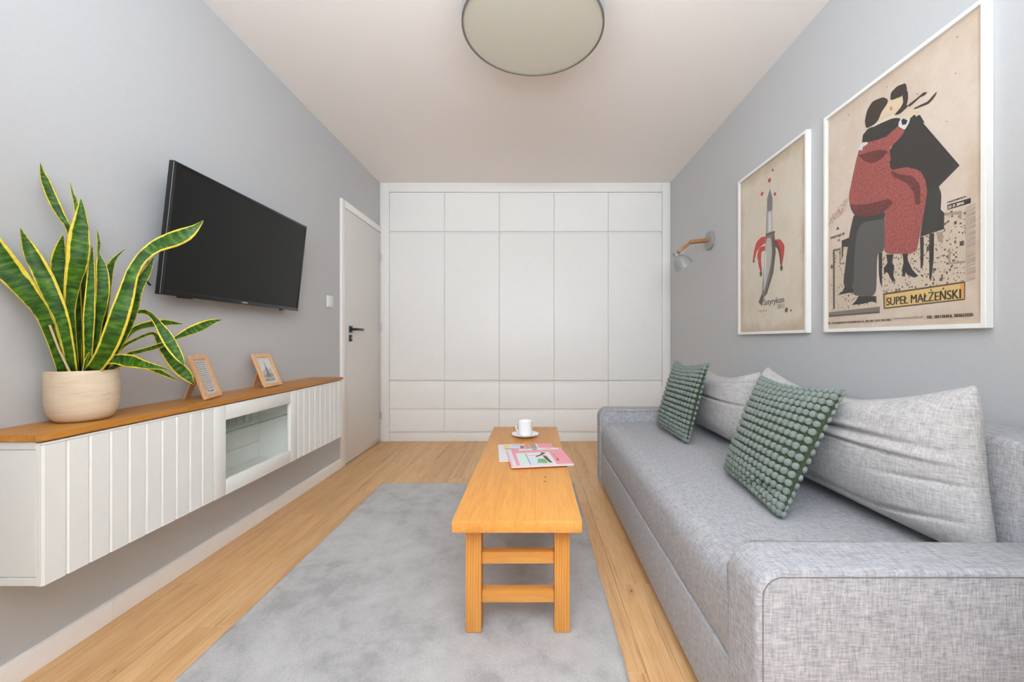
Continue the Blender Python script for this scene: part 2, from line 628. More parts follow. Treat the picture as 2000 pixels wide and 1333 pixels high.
class Print:
    """flat printed shapes laid on a plane in thin layers"""

    def __init__(self, origin, e1, e2, n):
        self.bm = bmesh.new()
        self.o, self.e1, self.e2, self.n = Vector(origin), Vector(e1), Vector(e2), Vector(n)
        self.mats, self.k = [], 0.0

    def idx(self, key):
        m = INK[key]
        if m not in self.mats:
            self.mats.append(m)
        return self.mats.index(m)

    def at(self, s, t):
        return self.o + self.e1 * s + self.e2 * t + self.n * self.k

    def poly(self, key, pts, step=0.00002):
        from mathutils.geometry import tessellate_polygon
        self.k += step
        i = self.idx(key)
        vs = [self.bm.verts.new(self.at(*p)) for p in pts]
        for tri in tessellate_polygon([[Vector((p[0], p[1], 0)) for p in pts]]):
            try:
                f = self.bm.faces.new([vs[j] for j in tri])
                f.material_index = i
                f.normal_update()
                if f.normal.dot(self.n) < 0:
                    f.normal_flip()
            except ValueError:
                pass

    def rect(self, key, s0, t0, s1, t1, step=0.00002):
        self.poly(key, [(s0, t0), (s1, t0), (s1, t1), (s0, t1)], step)

    def text(self, key, s, x0, y0, x1, y1, bold=0):
        vs, fs = text_points(s)
        i = self.idx(key)
        for dx in ([0] if not bold else [-bold, 0, bold]):
            self.k += 0.00002
            bv = [self.bm.verts.new(self.at(x0 + dx + v[0] * (x1 - x0), y0 + v[1] * (y1 - y0))) for v in vs]
            for f in fs:
                try:
                    g = self.bm.faces.new([bv[j] for j in f])
                    g.material_index = i
                except ValueError:
                    pass

    def build(self, name, parent):
        return mk(name, self.bm, self.mats, parent, smooth='keep' if False else False)

# ---------------------------------------------------------------- measured outlines (metres)
LEAVES = [
  [(-1.4328, 1.25, 0.9047, 0.0115), (-1.4317, 1.225, 0.9954, 0.0145), (-1.4355, 1.2, 1.0795, 0.018), (-1.4493, 1.17, 1.1448, 0.0242), (-1.4685, 1.145, 1.2004, 0.0284), (-1.4854, 1.12, 1.273, 0.0213), (-1.4974, 1.1, 1.3575, 0.0009)],
  [(-1.4159, 1.26, 0.9039, 0.0106), (-1.4059, 1.24, 0.9768, 0.0125), (-1.4057, 1.225, 1.0536, 0.0146), (-1.4142, 1.21, 1.118, 0.019), (-1.4295, 1.195, 1.1897, 0.0201), (-1.447, 1.18, 1.2567, 0.0157), (-1.4547, 1.172, 1.293, 0.0072), (-1.4577, 1.165, 1.3189, 0.0008)],
  [(-1.4593, 1.3, 0.9009, 0.0087), (-1.4423, 1.275, 1.0239, 0.0128), (-1.4411, 1.26, 1.1102, 0.017), (-1.4438, 1.25, 1.1875, 0.0188), (-1.4411, 1.245, 1.2412, 0.0174), (-1.4326, 1.243, 1.2874, 0.0101), (-1.4213, 1.24, 1.3193, 0.0008)],
  [(-1.4264, 1.275, 0.9028, 0.0096), (-1.4166, 1.255, 1.0235, 0.0115), (-1.4141, 1.25, 1.1016, 0.0125), (-1.3991, 1.245, 1.179, 0.0176), (-1.3795, 1.24, 1.2403, 0.0227), (-1.3748, 1.24, 1.3022, 0.0233), (-1.3702, 1.24, 1.3612, 0.0156), (-1.3687, 1.24, 1.3983, 0.0083), (-1.3687, 1.24, 1.4293, 0.0008)],
  [(-1.4735, 1.335, 0.8982, 0.0079), (-1.4557, 1.31, 1.1064, 0.0088), (-1.432, 1.28, 1.264, 0.0076), (-1.4342, 1.265, 1.3447, 0.0068), (-1.4464, 1.255, 1.3828, 0.0096), (-1.4598, 1.245, 1.4295, 0.0121), (-1.4697, 1.235, 1.4801, 0.0101), (-1.4721, 1.228, 1.5066, 0.0048), (-1.4695, 1.222, 1.53, 0.0006)],
  [(-1.4732, 1.35, 0.8971, 0.008), (-1.4487, 1.32, 1.1732, 0.009), (-1.4459, 1.31, 1.3193, 0.0078), (-1.4511, 1.3, 1.4339, 0.0057), (-1.4575, 1.297, 1.4653, 0.003), (-1.4611, 1.293, 1.4978, 0.0006)],
  [(-1.3974, 1.285, 0.902, 0.0088), (-1.3904, 1.28, 0.96, 0.0098), (-1.3818, 1.275, 1.0717, 0.013), (-1.377, 1.275, 1.1673, 0.0103), (-1.3738, 1.275, 1.2391, 0.0065), (-1.3722, 1.275, 1.2948, 0.0009)],
  [(-1.4066, 1.31, 0.9001, 0.0068), (-1.3882, 1.305, 1.0457, 0.0101), (-1.3715, 1.3, 1.1105, 0.0146), (-1.3666, 1.3, 1.1755, 0.0169), (-1.3699, 1.3, 1.2291, 0.0137), (-1.3764, 1.3, 1.2632, 0.0058), (-1.3796, 1.3, 1.2779, 0.0028), (-1.378, 1.3, 1.3088, 0.0045), (-1.3829, 1.3, 1.3494, 0.0007)],
  [(-1.4375, 1.345, 0.8974, 0.007), (-1.4226, 1.35, 1.0422, 0.0105), (-1.4144, 1.36, 1.1785, 0.0106), (-1.4128, 1.365, 1.2355, 0.0107), (-1.4025, 1.37, 1.2689, 0.0062), (-1.3887, 1.375, 1.2905, 0.0026), (-1.3748, 1.38, 1.3071, 0.0007)],
  [(-1.3359, 1.25, 0.9047, 0.0174), (-1.3094, 1.25, 0.9547, 0.0207), (-1.2797, 1.25, 1.0234, 0.0232), (-1.2628, 1.255, 1.0878, 0.0226), (-1.2539, 1.265, 1.1502, 0.0193), (-1.2463, 1.275, 1.2104, 0.015), (-1.2399, 1.3, 1.2632, 0.015), (-1.2253, 1.33, 1.3042, 0.0189), (-1.2063, 1.365, 1.3327, 0.0235), (-1.184, 1.395, 1.361, 0.0218), (-1.1632, 1.41, 1.386, 0.0115), (-1.1471, 1.425, 1.4168, 0.0011)],
  [(-1.3593, 1.29, 0.9016, 0.0109), (-1.3142, 1.29, 0.9823, 0.0145), (-1.2885, 1.295, 1.0405, 0.0149), (-1.2724, 1.3, 1.1024, 0.0153), (-1.2675, 1.305, 1.1501, 0.0154), (-1.2591, 1.315, 1.1923, 0.0146), (-1.2488, 1.325, 1.2236, 0.0111), (-1.2365, 1.335, 1.2703, 0.001)],
  [(-1.3731, 1.3, 0.9009, 0.0048), (-1.3415, 1.32, 1.0016, 0.005), (-1.3213, 1.35, 1.0793, 0.0054), (-1.3131, 1.375, 1.0962, 0.0078), (-1.3043, 1.395, 1.0872, 0.0079), (-1.2919, 1.41, 1.0582, 0.0102), (-1.2744, 1.42, 1.0177, 0.0171), (-1.2478, 1.42, 0.9734, 0.0171), (-1.2248, 1.42, 0.9379, 0.0115), (-1.2106, 1.42, 0.9166, 0.0022)],
  [(-1.3948, 1.33, 0.8986, 0.0051), (-1.399, 1.38, 0.9741, 0.0067), (-1.4068, 1.43, 1.0268, 0.0081), (-1.4075, 1.47, 1.0496, 0.0113), (-1.4114, 1.53, 1.0631, 0.0133), (-1.3993, 1.57, 1.0687, 0.0109), (-1.394, 1.6, 1.066, 0.0051), (-1.3851, 1.62, 1.0648, 0.001)],
  [(-1.3794, 1.32, 0.8993, 0.0045), (-1.382, 1.37, 0.9692, 0.0056), (-1.3827, 1.42, 1.0, 0.0052), (-1.3791, 1.475, 1.024, 0.0055), (-1.3708, 1.49, 1.0168, 0.0078), (-1.3631, 1.5, 0.9831, 0.0111), (-1.3483, 1.515, 0.9394, 0.0154), (-1.3278, 1.535, 0.8964, 0.0208), (-1.3078, 1.55, 0.8624, 0.0169), (-1.2909, 1.56, 0.8304, 0.0013)],
  [(-1.369, 1.31, 0.9001, 0.005), (-1.3498, 1.36, 0.9507, 0.0062), (-1.3405, 1.4, 0.9633, 0.0068), (-1.3286, 1.46, 0.9818, 0.0088), (-1.3181, 1.5, 1.0037, 0.0046), (-1.3075, 1.545, 1.029, 0.0136), (-1.2898, 1.585, 1.0515, 0.0169), (-1.2697, 1.62, 1.0729, 0.0107), (-1.2561, 1.65, 1.0825, 0.0012)],
  [(-1.335, 1.255, 0.9012, 0.0063), (-1.3176, 1.27, 0.9381, 0.0121), (-1.2969, 1.31, 0.9345, 0.0202), (-1.2808, 1.35, 0.919, 0.0139), (-1.2558, 1.38, 0.9069, 0.0059), (-1.239, 1.4, 0.8968, 0.001)],
  [(-1.3601, 1.3, 0.8976, 0.0061), (-1.3417, 1.34, 0.9229, 0.01), (-1.3265, 1.38, 0.9172, 0.0101), (-1.3113, 1.41, 0.9013, 0.0082), (-1.2933, 1.435, 0.8816, 0.0074), (-1.2666, 1.46, 0.8558, 0.0013)],
  [(-1.5179, 1.33, 0.8986, 0.0098), (-1.4869, 1.335, 0.9583, 0.0093), (-1.4768, 1.335, 1.0417, 0.009), (-1.4735, 1.335, 1.1085, 0.0068), (-1.4702, 1.335, 1.1752, 0.0009)],
  [(-1.3828, 1.26, 0.9039, 0.0033), (-1.375, 1.26, 0.937, 0.0035), (-1.3661, 1.262, 0.9637, 0.0011)]]
POSTER_COUPLE = [
  ('pale', [(0.5426, 0.3849), (0.607, 0.3711), (0.607, 0.1473), (0.3112, 0.1455), (0.2876, 0.1684), (0.3034, 0.3176), (0.4587, 0.325)]),
  ('pale', [(0.0349, 0.3725), (0.1488, 0.3717), (0.1488, 0.1862), (0.1644, 0.1503), (0.2796, 0.1356), (0.2796, 0.0927), (0.0349, 0.0942)]),
  ('tone', [(0.5556, 0.2612), (0.5629, 0.2595), (0.5629, 0.2149), (0.6035, 0.2126), (0.6035, 0.2054), (0.5556, 0.2107)]),
  ('tone', [(0.588, 0.3735), (0.5967, 0.3715), (0.5967, 0.3461), (0.588, 0.3487)]),
  ('tone', [(0.5426, 0.3811), (0.5915, 0.3713), (0.5915, 0.3615), (0.5426, 0.3716)]),
  ('tone', [(0.5157, 0.324), (0.538, 0.3219), (0.538, 0.2878), (0.5235, 0.2894)]),
  ('dark', [(0.0455, 0.3701), (0.0903, 0.3678), (0.0903, 0.3612), (0.056, 0.3626), (0.056, 0.1029), (0.0455, 0.1037)]),
  ('dark', [(0.0849, 0.3722), (0.0898, 0.3711), (0.0898, 0.3008), (0.1132, 0.2975), (0.1132, 0.2938), (0.0849, 0.298)]),
  ('black', [(0.4919, 0.3263), (0.5087, 0.3239), (0.5071, 0.2372), (0.4991, 0.1717), (0.4919, 0.1728), (0.4919, 0.2598)]),
  ('black', [(0.4587, 0.3229), (0.4722, 0.3215), (0.4713, 0.2443), (0.4671, 0.2124), (0.4608, 0.2135)]),
  ('black', [(0.2876, 0.3054), (0.3045, 0.304), (0.3034, 0.1664), (0.294, 0.19), (0.2887, 0.2221)]),
  ('black', [(0.097, 0.399), (0.1425, 0.4016), (0.1361, 0.3624), (0.1076, 0.3689), (0.1023, 0.3225), (0.097, 0.3236)]),
  ('black', [(0.3291, 0.6733), (0.3812, 0.7284), (0.4059, 0.7491), (0.4299, 0.7719), (0.4643, 0.7234), (0.5911, 0.5159), (0.5245, 0.4745), (0.5293, 0.4576), (0.5331, 0.4372), (0.5312, 0.396), (0.5426, 0.3811), (0.5418, 0.3284), (0.4587, 0.3237), (0.4755, 0.4217), (0.4502, 0.5106), (0.4299, 0.5455), (0.3425, 0.6036)]),
  ('coat', [(0.4858, 0.4735), (0.5157, 0.4857), (0.5312, 0.4569), (0.5331, 0.4372), (0.5304, 0.3944), (0.5216, 0.3569), (0.5235, 0.3277), (0.4608, 0.3264)]),
  ('trouser', [(0.1644, 0.4929), (0.2326, 0.5007), (0.3164, 0.458), (0.3148, 0.3062), (0.2812, 0.3036), (0.2769, 0.1359), (0.1644, 0.1513), (0.1582, 0.1826), (0.1036, 0.1995), (0.1265, 0.3374), (0.1425, 0.4222)]),
  ('coat', [(0.1644, 0.4929), (0.2326, 0.4728), (0.3164, 0.458), (0.3159, 0.4295), (0.2095, 0.447), (0.1797, 0.4124), (0.1687, 0.3284), (0.1613, 0.1846), (0.1036, 0.1995), (0.1265, 0.3374), (0.1425, 0.4222)]),
  ('black', [(0.072, 0.1624), (0.1036, 0.1795), (0.1168, 0.1993), (0.16, 0.1823), (0.165, 0.1638), (0.1329, 0.1661)]),
  ('black', [(0.1538, 0.1126), (0.1766, 0.1298), (0.1887, 0.1468), (0.2769, 0.1372), (0.278, 0.1109), (0.255, 0.1185), (0.2153, 0.1129)]),
  ('black', [(0.3215, 0.2916), (0.354, 0.2848), (0.349, 0.2556), (0.3574, 0.2402), (0.353, 0.2074), (0.3627, 0.1802), (0.3441, 0.1915), (0.3291, 0.22), (0.3215, 0.2234), (0.3128, 0.2147), (0.3112, 0.2406), (0.3291, 0.2593)]),
  ('black', [(0.3912, 0.2791), (0.4114, 0.2769), (0.4127, 0.2517), (0.4306, 0.2135), (0.4523, 0.1888), (0.438, 0.185), (0.4114, 0.1982), (0.4036, 0.2098), (0.4013, 0.1943), (0.3902, 0.1973), (0.3893, 0.2227), (0.3953, 0.2468)]),
  ('red', [(0.1897, 0.7464), (0.2211, 0.7662), (0.2513, 0.7608), (0.3223, 0.7437), (0.3749, 0.7571), (0.4029, 0.7241), (0.3812, 0.7059), (0.3358, 0.6905), (0.3438, 0.6435), (0.3345, 0.6359), (0.3458, 0.6022), (0.4059, 0.59), (0.4587, 0.5553), (0.4782, 0.5156), (0.4848, 0.471), (0.4796, 0.4402), (0.4713, 0.3913), (0.4587, 0.335), (0.4446, 0.2686), (0.3123, 0.2948), (0.3164, 0.3852), (0.3164, 0.458), (0.2876, 0.4549), (0.2269, 0.4639), (0.1675, 0.489), (0.1488, 0.5182), (0.138, 0.5609), (0.1395, 0.5883), (0.153, 0.6367), (0.1776, 0.7167)]),
  ('maroon', [(0.1399, 0.5455), (0.1519, 0.5162), (0.1687, 0.4886), (0.2269, 0.4639), (0.2876, 0.4549), (0.3164, 0.458), (0.354, 0.4763), (0.3341, 0.5004), (0.2876, 0.5052), (0.2269, 0.5142), (0.1736, 0.5295)]),
  ('maroon', [(0.1857, 0.7323), (0.2211, 0.6901), (0.2587, 0.6651), (0.3017, 0.665), (0.3325, 0.6805), (0.2947, 0.7039), (0.2587, 0.7145), (0.2211, 0.7225)]),
  ('maroon', [(0.3425, 0.6036), (0.3812, 0.5734), (0.4299, 0.5482), (0.4587, 0.5072), (0.4615, 0.4352), (0.4415, 0.4418), (0.4357, 0.4888), (0.4059, 0.5329), (0.349, 0.5778)]),
  ('black', [(0.2079, 0.7738), (0.2118, 0.802), (0.2364, 0.8145), (0.2876, 0.8071), (0.3556, 0.7959), (0.3824, 0.7774), (0.3749, 0.7543), (0.3223, 0.7408), (0.2733, 0.7501), (0.2364, 0.7613)]),
  ('cream', [(0.255, 0.8158), (0.2947, 0.8171), (0.3556, 0.8074), (0.3812, 0.7837), (0.3425, 0.7973), (0.2947, 0.8052), (0.2624, 0.8083)]),
  ('hair', [(0.2272, 0.8241), (0.2211, 0.8535), (0.2326, 0.8907), (0.2587, 0.9126), (0.3086, 0.9001), (0.3305, 0.8778), (0.3264, 0.8556), (0.3017, 0.846), (0.2876, 0.8239), (0.2719, 0.8155), (0.2401, 0.8174)]),
  ('skin', [(0.3257, 0.8618), (0.3305, 0.8719), (0.3504, 0.8592), (0.3556, 0.8332), (0.3425, 0.8175), (0.3086, 0.8215), (0.2841, 0.8168), (0.3017, 0.846)]),
  ('skin', [(0.349, 0.8645), (0.3887, 0.8547), (0.3936, 0.8311), (0.3812, 0.8102), (0.3569, 0.8067), (0.3458, 0.8388)]),
  ('blush', [(0.3358, 0.8444), (0.349, 0.8427), (0.3504, 0.8275), (0.3411, 0.8269)]),
  ('hair', [(0.3405, 0.8719), (0.3425, 0.8956), (0.3685, 0.9043), (0.4041, 0.8944), (0.4108, 0.8654), (0.3905, 0.8553), (0.349, 0.8645)]),
  ('hair', [(0.3905, 0.857), (0.412, 0.8646), (0.4144, 0.8328), (0.4071, 0.8094), (0.4192, 0.808), (0.4059, 0.8018), (0.3812, 0.795), (0.3556, 0.8034), (0.3843, 0.8168), (0.3949, 0.8304)]),
  ('white', [(0.3761, 0.7678), (0.3936, 0.7769), (0.4222, 0.7569), (0.418, 0.7427), (0.401, 0.7256), (0.3749, 0.7515)]),
  ('black', [(0.3862, 0.768), (0.3949, 0.7717), (0.412, 0.7542), (0.4059, 0.7436), (0.3905, 0.7489)]),
  ('skin', [(0.3949, 0.7689), (0.4071, 0.7828), (0.421, 0.796), (0.4299, 0.78), (0.4415, 0.78), (0.4559, 0.7665), (0.4386, 0.7616), (0.4192, 0.7558)]),
  ('white', [(0.1849, 0.7486), (0.1913, 0.7647), (0.2071, 0.7717), (0.2349, 0.7633), (0.2364, 0.7539), (0.2118, 0.7531), (0.2087, 0.7395), (0.1977, 0.749)]),
  ('black', [(0.4473, 0.7514), (0.4587, 0.7489), (0.4755, 0.7132), (0.4671, 0.7155), (0.453, 0.7295)]),
  ('hair', [(0.4132, 0.8093), (0.4357, 0.8121), (0.4587, 0.8162), (0.471, 0.8195), (0.4864, 0.8112), (0.4755, 0.8062), (0.4587, 0.8098), (0.4386, 0.8033), (0.418, 0.7993)]),
  ('hair', [(0.4345, 0.785), (0.4643, 0.782), (0.4864, 0.7787), (0.5052, 0.7884), (0.5173, 0.7935), (0.5183, 0.7878), (0.5079, 0.7775), (0.4908, 0.7688), (0.4643, 0.774), (0.4386, 0.7794)]),
  ('olive', [(0.0205, 0.091), (0.294, 0.0947), (0.294, 0.0701), (0.0205, 0.0705)]),
  ('dark', [(0.0205, 0.0768), (0.294, 0.0759), (0.294, 0.0701), (0.0205, 0.0705)]),
  ('brown', [(0.3086, 0.1445), (0.6076, 0.1479), (0.6076, 0.0905), (0.3117, 0.084)]),
  ('gold', [(0.3148, 0.1376), (0.6049, 0.1429), (0.6049, 0.0943), (0.3169, 0.0888)]),
  ('amber', [(0.5915, 0.1426), (0.6049, 0.1429), (0.6049, 0.0943), (0.5915, 0.0939)]),
  ('amber', [(0.3148, 0.1376), (0.3251, 0.1378), (0.3261, 0.089), (0.3169, 0.0888)]),
  ('black', [(0.553, 0.4036), (0.6243, 0.4023), (0.6243, 0.3866), (0.5537, 0.3878)]),
  ('dark', [(0.0638, 0.4539), (0.0739, 0.4661), (0.0864, 0.4534)])]
POSTER_COUPLE_TEXT = [('SUPEŁ MAŁŻEŃSKI', 'ink', (0.3251, 0.0957, 0.5949, 0.1363)), ('TEL: 501126414, 503653335', 'ink', (0.4829, 0.0362, 0.6304, 0.0477)), ('PL. ŻOŁNIERZA POLSKIEGO 5, 70-501 SZCZECIN', 'ink', (0.019, 0.036, 0.3416, 0.0474)), ('- www.teatrpolska.pl ·', 'tone', (0.3451, 0.0398, 0.4755, 0.0493)), ('PREMIERA', 'ink', (0.5543, 0.4094, 0.6114, 0.4136)), ('22 X 2016', 'cream', (0.5561, 0.3904, 0.6041, 0.3988)), ('EWITAJCIE', 'ink', (0.0329, 0.4172, 0.1156, 0.4308)), ('CJ', 'ink', (0.0739, 0.3997, 0.0864, 0.4089))]
POSTER_BLADE = [
  ('silver', [(0.3425, 0.825), (0.3675, 0.7613), (0.366, 0.6939), (0.3722, 0.5698), (0.3022, 0.5678), (0.3088, 0.712), (0.3136, 0.7754)]),
  ('steel', [(0.3425, 0.8268), (0.3675, 0.7613), (0.3644, 0.6962), (0.3136, 0.704), (0.3136, 0.7781)]),
  ('steel', [(0.3088, 0.7055), (0.3169, 0.7029), (0.312, 0.569), (0.3022, 0.5696)]),
  ('white', [(0.3313, 0.691), (0.3504, 0.6888), (0.3551, 0.5835), (0.3281, 0.5833)]),
  ('steel', [(0.2989, 0.5686), (0.3844, 0.5666), (0.3981, 0.4557), (0.3752, 0.3433), (0.3136, 0.2329), (0.2807, 0.2132), (0.2606, 0.165), (0.2244, 0.1902), (0.2589, 0.2392), (0.2807, 0.3871), (0.2957, 0.4966)]),
  ('silver', [(0.3055, 0.5502), (0.3504, 0.5464), (0.3629, 0.4633), (0.3425, 0.3762), (0.294, 0.2725), (0.2724, 0.2471), (0.2857, 0.3862), (0.2989, 0.4865)]),
  ('white', [(0.2957, 0.4779), (0.3088, 0.4769), (0.294, 0.3286), (0.2791, 0.3027), (0.2841, 0.3865)]),
  ('dark', [(0.3598, 0.5549), (0.3844, 0.5576), (0.3981, 0.4557), (0.3752, 0.3433), (0.3136, 0.2329), (0.2807, 0.2132), (0.3441, 0.3301), (0.366, 0.4173)]),
  ('dark', [(0.2589, 0.2373), (0.2807, 0.215), (0.2606, 0.165), (0.2244, 0.1902)]),
  ('dark', [(0.2989, 0.5798), (0.3752, 0.5763), (0.3936, 0.5642), (0.3752, 0.56), (0.3022, 0.5622)]),
  ('scarlet', [(0.3039, 0.5646), (0.252, 0.573), (0.1997, 0.555), (0.1727, 0.5045), (0.1617, 0.4575), (0.1817, 0.4516), (0.1997, 0.4938), (0.2383, 0.5171), (0.3055, 0.5297)]),
  ('scarlet', [(0.2907, 0.5136), (0.2348, 0.5169), (0.2086, 0.4774), (0.2262, 0.4064), (0.2469, 0.3664), (0.2623, 0.3695), (0.2503, 0.4306), (0.2555, 0.4866), (0.294, 0.4857)]),
  ('scarlet', [(0.3814, 0.5269), (0.441, 0.5149), (0.4781, 0.4729), (0.4725, 0.4223), (0.454, 0.3669), (0.4395, 0.3765), (0.4323, 0.4219), (0.4175, 0.4648), (0.3875, 0.4895)]),
  ('maroon', [(0.3814, 0.5269), (0.4116, 0.5106), (0.441, 0.464), (0.454, 0.3669), (0.4395, 0.3765), (0.4323, 0.4219), (0.4175, 0.4648), (0.3875, 0.4895)]),
  ('dark', [(0.1817, 0.4458), (0.1797, 0.4387), (0.1742, 0.4351), (0.1675, 0.4363), (0.162, 0.442), (0.1598, 0.45), (0.162, 0.4571), (0.1675, 0.4607), (0.1742, 0.4594), (0.1797, 0.4536)]),
  ('dark', [(0.2639, 0.355), (0.2614, 0.3454), (0.2546, 0.3403), (0.2461, 0.3416), (0.2392, 0.3489), (0.2366, 0.3595), (0.2392, 0.3692), (0.2461, 0.3743), (0.2546, 0.3728), (0.2614, 0.3655)]),
  ('dark', [(0.4626, 0.354), (0.4601, 0.3448), (0.4537, 0.3398), (0.4457, 0.3412), (0.4391, 0.3484), (0.4366, 0.3586), (0.4391, 0.368), (0.4457, 0.3728), (0.4537, 0.3714), (0.4601, 0.3642)]),
  ('scarlet', [(0.3513, 0.8676), (0.3446, 0.863), (0.3352, 0.8631), (0.3267, 0.8678), (0.3224, 0.8756), (0.324, 0.8832), (0.3308, 0.8878), (0.3402, 0.8877), (0.3486, 0.8828), (0.3528, 0.8752)]),
  ('scarlet', [(0.2747, 0.8179), (0.2669, 0.8141), (0.2573, 0.8145), (0.2495, 0.8191), (0.2466, 0.826), (0.2497, 0.8327), (0.2576, 0.8365), (0.2672, 0.836), (0.2748, 0.8314), (0.2777, 0.8245)]),
  ('scarlet', [(0.4009, 0.7735), (0.3968, 0.7691), (0.3903, 0.7681), (0.3838, 0.7712), (0.3799, 0.7771), (0.3801, 0.7835), (0.3842, 0.788), (0.3908, 0.7888), (0.3972, 0.7857), (0.401, 0.7799)]),
  ('maroon', [(0.3764, 0.9158), (0.3714, 0.9128), (0.365, 0.9141), (0.3609, 0.919), (0.3617, 0.9246), (0.3668, 0.9276), (0.3732, 0.9262), (0.3772, 0.9213)]),
  ('maroon', [(0.5056, 0.1226), (0.5007, 0.1154), (0.493, 0.1118), (0.4855, 0.1133), (0.4809, 0.1193), (0.4812, 0.1275), (0.4861, 0.1347), (0.4938, 0.1382), (0.5014, 0.1367), (0.5058, 0.1307)]),
  ('dark', [(0.5382, 0.1192), (0.5362, 0.1152), (0.5315, 0.1138), (0.5268, 0.1159), (0.5248, 0.1202), (0.5268, 0.1242), (0.5315, 0.1256), (0.5362, 0.1235)]),
  ('maroon', [(0.3936, 0.566), (0.3909, 0.5629), (0.3844, 0.563), (0.3779, 0.5663), (0.3752, 0.5708), (0.3779, 0.5739), (0.3844, 0.5738), (0.3909, 0.5705)])]
POSTER_BLADE_TEXT = [('Satyrykon', 'ink', (0.2774, 0.157, 0.4725, 0.2018)), ('2011', 'steel', (0.4116, 0.1373, 0.4725, 0.1612)), ('Legnica', 'tone', (0.2227, 0.1277, 0.312, 0.1449))]

# ================================================================ the room
XL, XR = -1.515, 1.360          # left and right wall faces
YW, YB, YR = 4.05, 4.66, -2.20  # wardrobe front, back wall, window wall
ZC = 2.560


def struct(name, bm, m, **kw):
    return tag(mk(name, bm, m, None, **kw), kind='structure')


floor = struct('floor', box(B(), XL - 0.1, XR + 0.1, YR - 0.1, YB + 0.1, -0.06, -0.012), M['subfloor'])
# planks run from the window towards the wardrobe
x0 = 0.342 - 0.19 * 10
col = 0
while x0 < XR:
    a, b = max(x0, XL + 0.001), min(x0 + 0.19, XR - 0.001)
    if b - a > 0.02:
        y = YR + 0.01 - [0.0, 0.62, 0.25, 0.95, 0.45][col % 5]
        while y < YW + 0.2:
            ya, yb = max(y, YR + 0.005), min(y + 1.29, YW + 0.25)
            if yb - ya > 0.03:
                mk('plank', box(B(), a + 0.0004, b - 0.0004, ya + 0.0004, yb - 0.0004, -0.012, 0.0, 0.0009, 1), M['floor_wood'], floor)
            y += 1.29
    x0 += 0.19
    col += 1

struct('ceiling', box(B(), XL - 0.1, XR + 0.1, YR - 0.1, YB + 0.1, ZC, ZC + 0.1), M['ceiling'])
struct('wall_left', box(B(), XL - 0.1, XL, YR - 0.1, YB + 0.1, -0.06, ZC), M['wall'])
struct('wall_right', box(B(), XR, XR + 0.1, YR - 0.1, YB + 0.1, -0.06, ZC), M['wall'])
struct('wall_back', box(B(), XL, XR, YB, YB + 0.1, -0.06, ZC), M['wall'])
# window wall behind the camera: wide balcony opening, solid strip on the right
bm = B()
box(bm, XL, -1.35, YR - 0.1, YR, -0.06, ZC)
box(bm, 1.05, XR, YR - 0.1, YR, -0.06, ZC)
box(bm, -1.35, 1.05, YR - 0.1, YR, 2.40, ZC)
box(bm, -1.35, 1.05, YR - 0.1, YR, -0.06, 0.35)
struct('wall_window', bm, M['wall'])
# added piers out of view, there to shade the near sofa and cabinet ends
bm = B()
box(bm, 0.90, XR, 0.14, 0.44, 0.0, ZC)
box(bm, XL, -1.04, 0.14, 0.44, 0.0, ZC)
struct('shading_piers', bm, M['wall'])
bm = B()
for xa, xb in ((-1.35, -1.29), (0.99, 1.05)):
    box(bm, xa, xb, YR - 0.07, YR - 0.01, 0.35, 2.40, 0.004)
for za, zb in ((0.35, 0.41), (2.34, 2.40)):
    box(bm, -1.29, 0.99, YR - 0.07, YR - 0.01, za, zb, 0.004)
struct('window_1', bm, M['trim'])

# skirting along the left wall: two lengths that meet at a joint
for ya, yb in ((0.442, 1.4615), (1.4622, 3.205)):
    prof = [(XL, 0.0), (XL + 0.016, 0.0), (XL + 0.016, 0.062), (XL + 0.013, 0.069), (XL + 0.009, 0.071), (XL, 0.071)]
    struct('baseboard_left', prism(B(), prof, 'Y', ya, yb), M['trim'])
prof = [(XR, 0.0), (XR - 0.016, 0.0), (XR - 0.016, 0.062), (XR - 0.013, 0.069), (XR - 0.009, 0.071), (XR, 0.071)]
struct('baseboard_right', prism(B(), prof, 'Y', 0.442, YW - 0.002), M['trim'])

# door beside the wardrobe
bm = B()
box(bm, XL, XL + 0.016, 3.212, 3.272, 0.0, 2.118, 0.002)
box(bm, XL, XL + 0.016, 3.272, 4.048, 2.062, 2.118, 0.002)
door = struct('door_1', bm, M['trim'])
leaf = mk('door_leaf', box(B(), XL, XL + 0.011, 3.276, 4.040, 0.006, 2.058, 0.002), M['door'], door)
hx = XL + 0.011
mk('rosette', box(B(), hx, hx + 0.010, 3.345, 3.395, 1.063, 1.117, 0.003), M['black'], leaf)
bm = B()
tube(bm, [(hx + 0.008, 3.37, 1.09), (hx + 0.052, 3.37, 1.09)], 0.010, 12)
box(bm, hx + 0.044, hx + 0.064, 3.358, 3.49, 1.080, 1.100, 0.004)
mk('handle', bm, M['black'], leaf)
mk('handle_cap', box(B(), hx + 0.043, hx + 0.065, 3.4905, 3.502, 1.079, 1.101, 0.003), M['steel'], leaf)
bm = B()
box(bm, hx, hx + 0.008, 3.345, 3.395, 0.990, 1.044, 0.003)
mk('lock_plate', bm, M['black'], leaf)
bm = B()
lathe(bm, [(0, 0), (0.008, 0), (0.008, 0.004), (0, 0.004)], 14, (hx + 0.008, 3.374, 1.017), (1, 0, 0))
mk('keyhole', bm, M['steel'], leaf)
for z in (0.22, 1.10, 1.78):
    mk('hinge', tube(B(), [(hx + 0.003, 4.036, z), (hx + 0.003, 4.036, z + 0.07)], 0.006, 10), M['steel'], door)

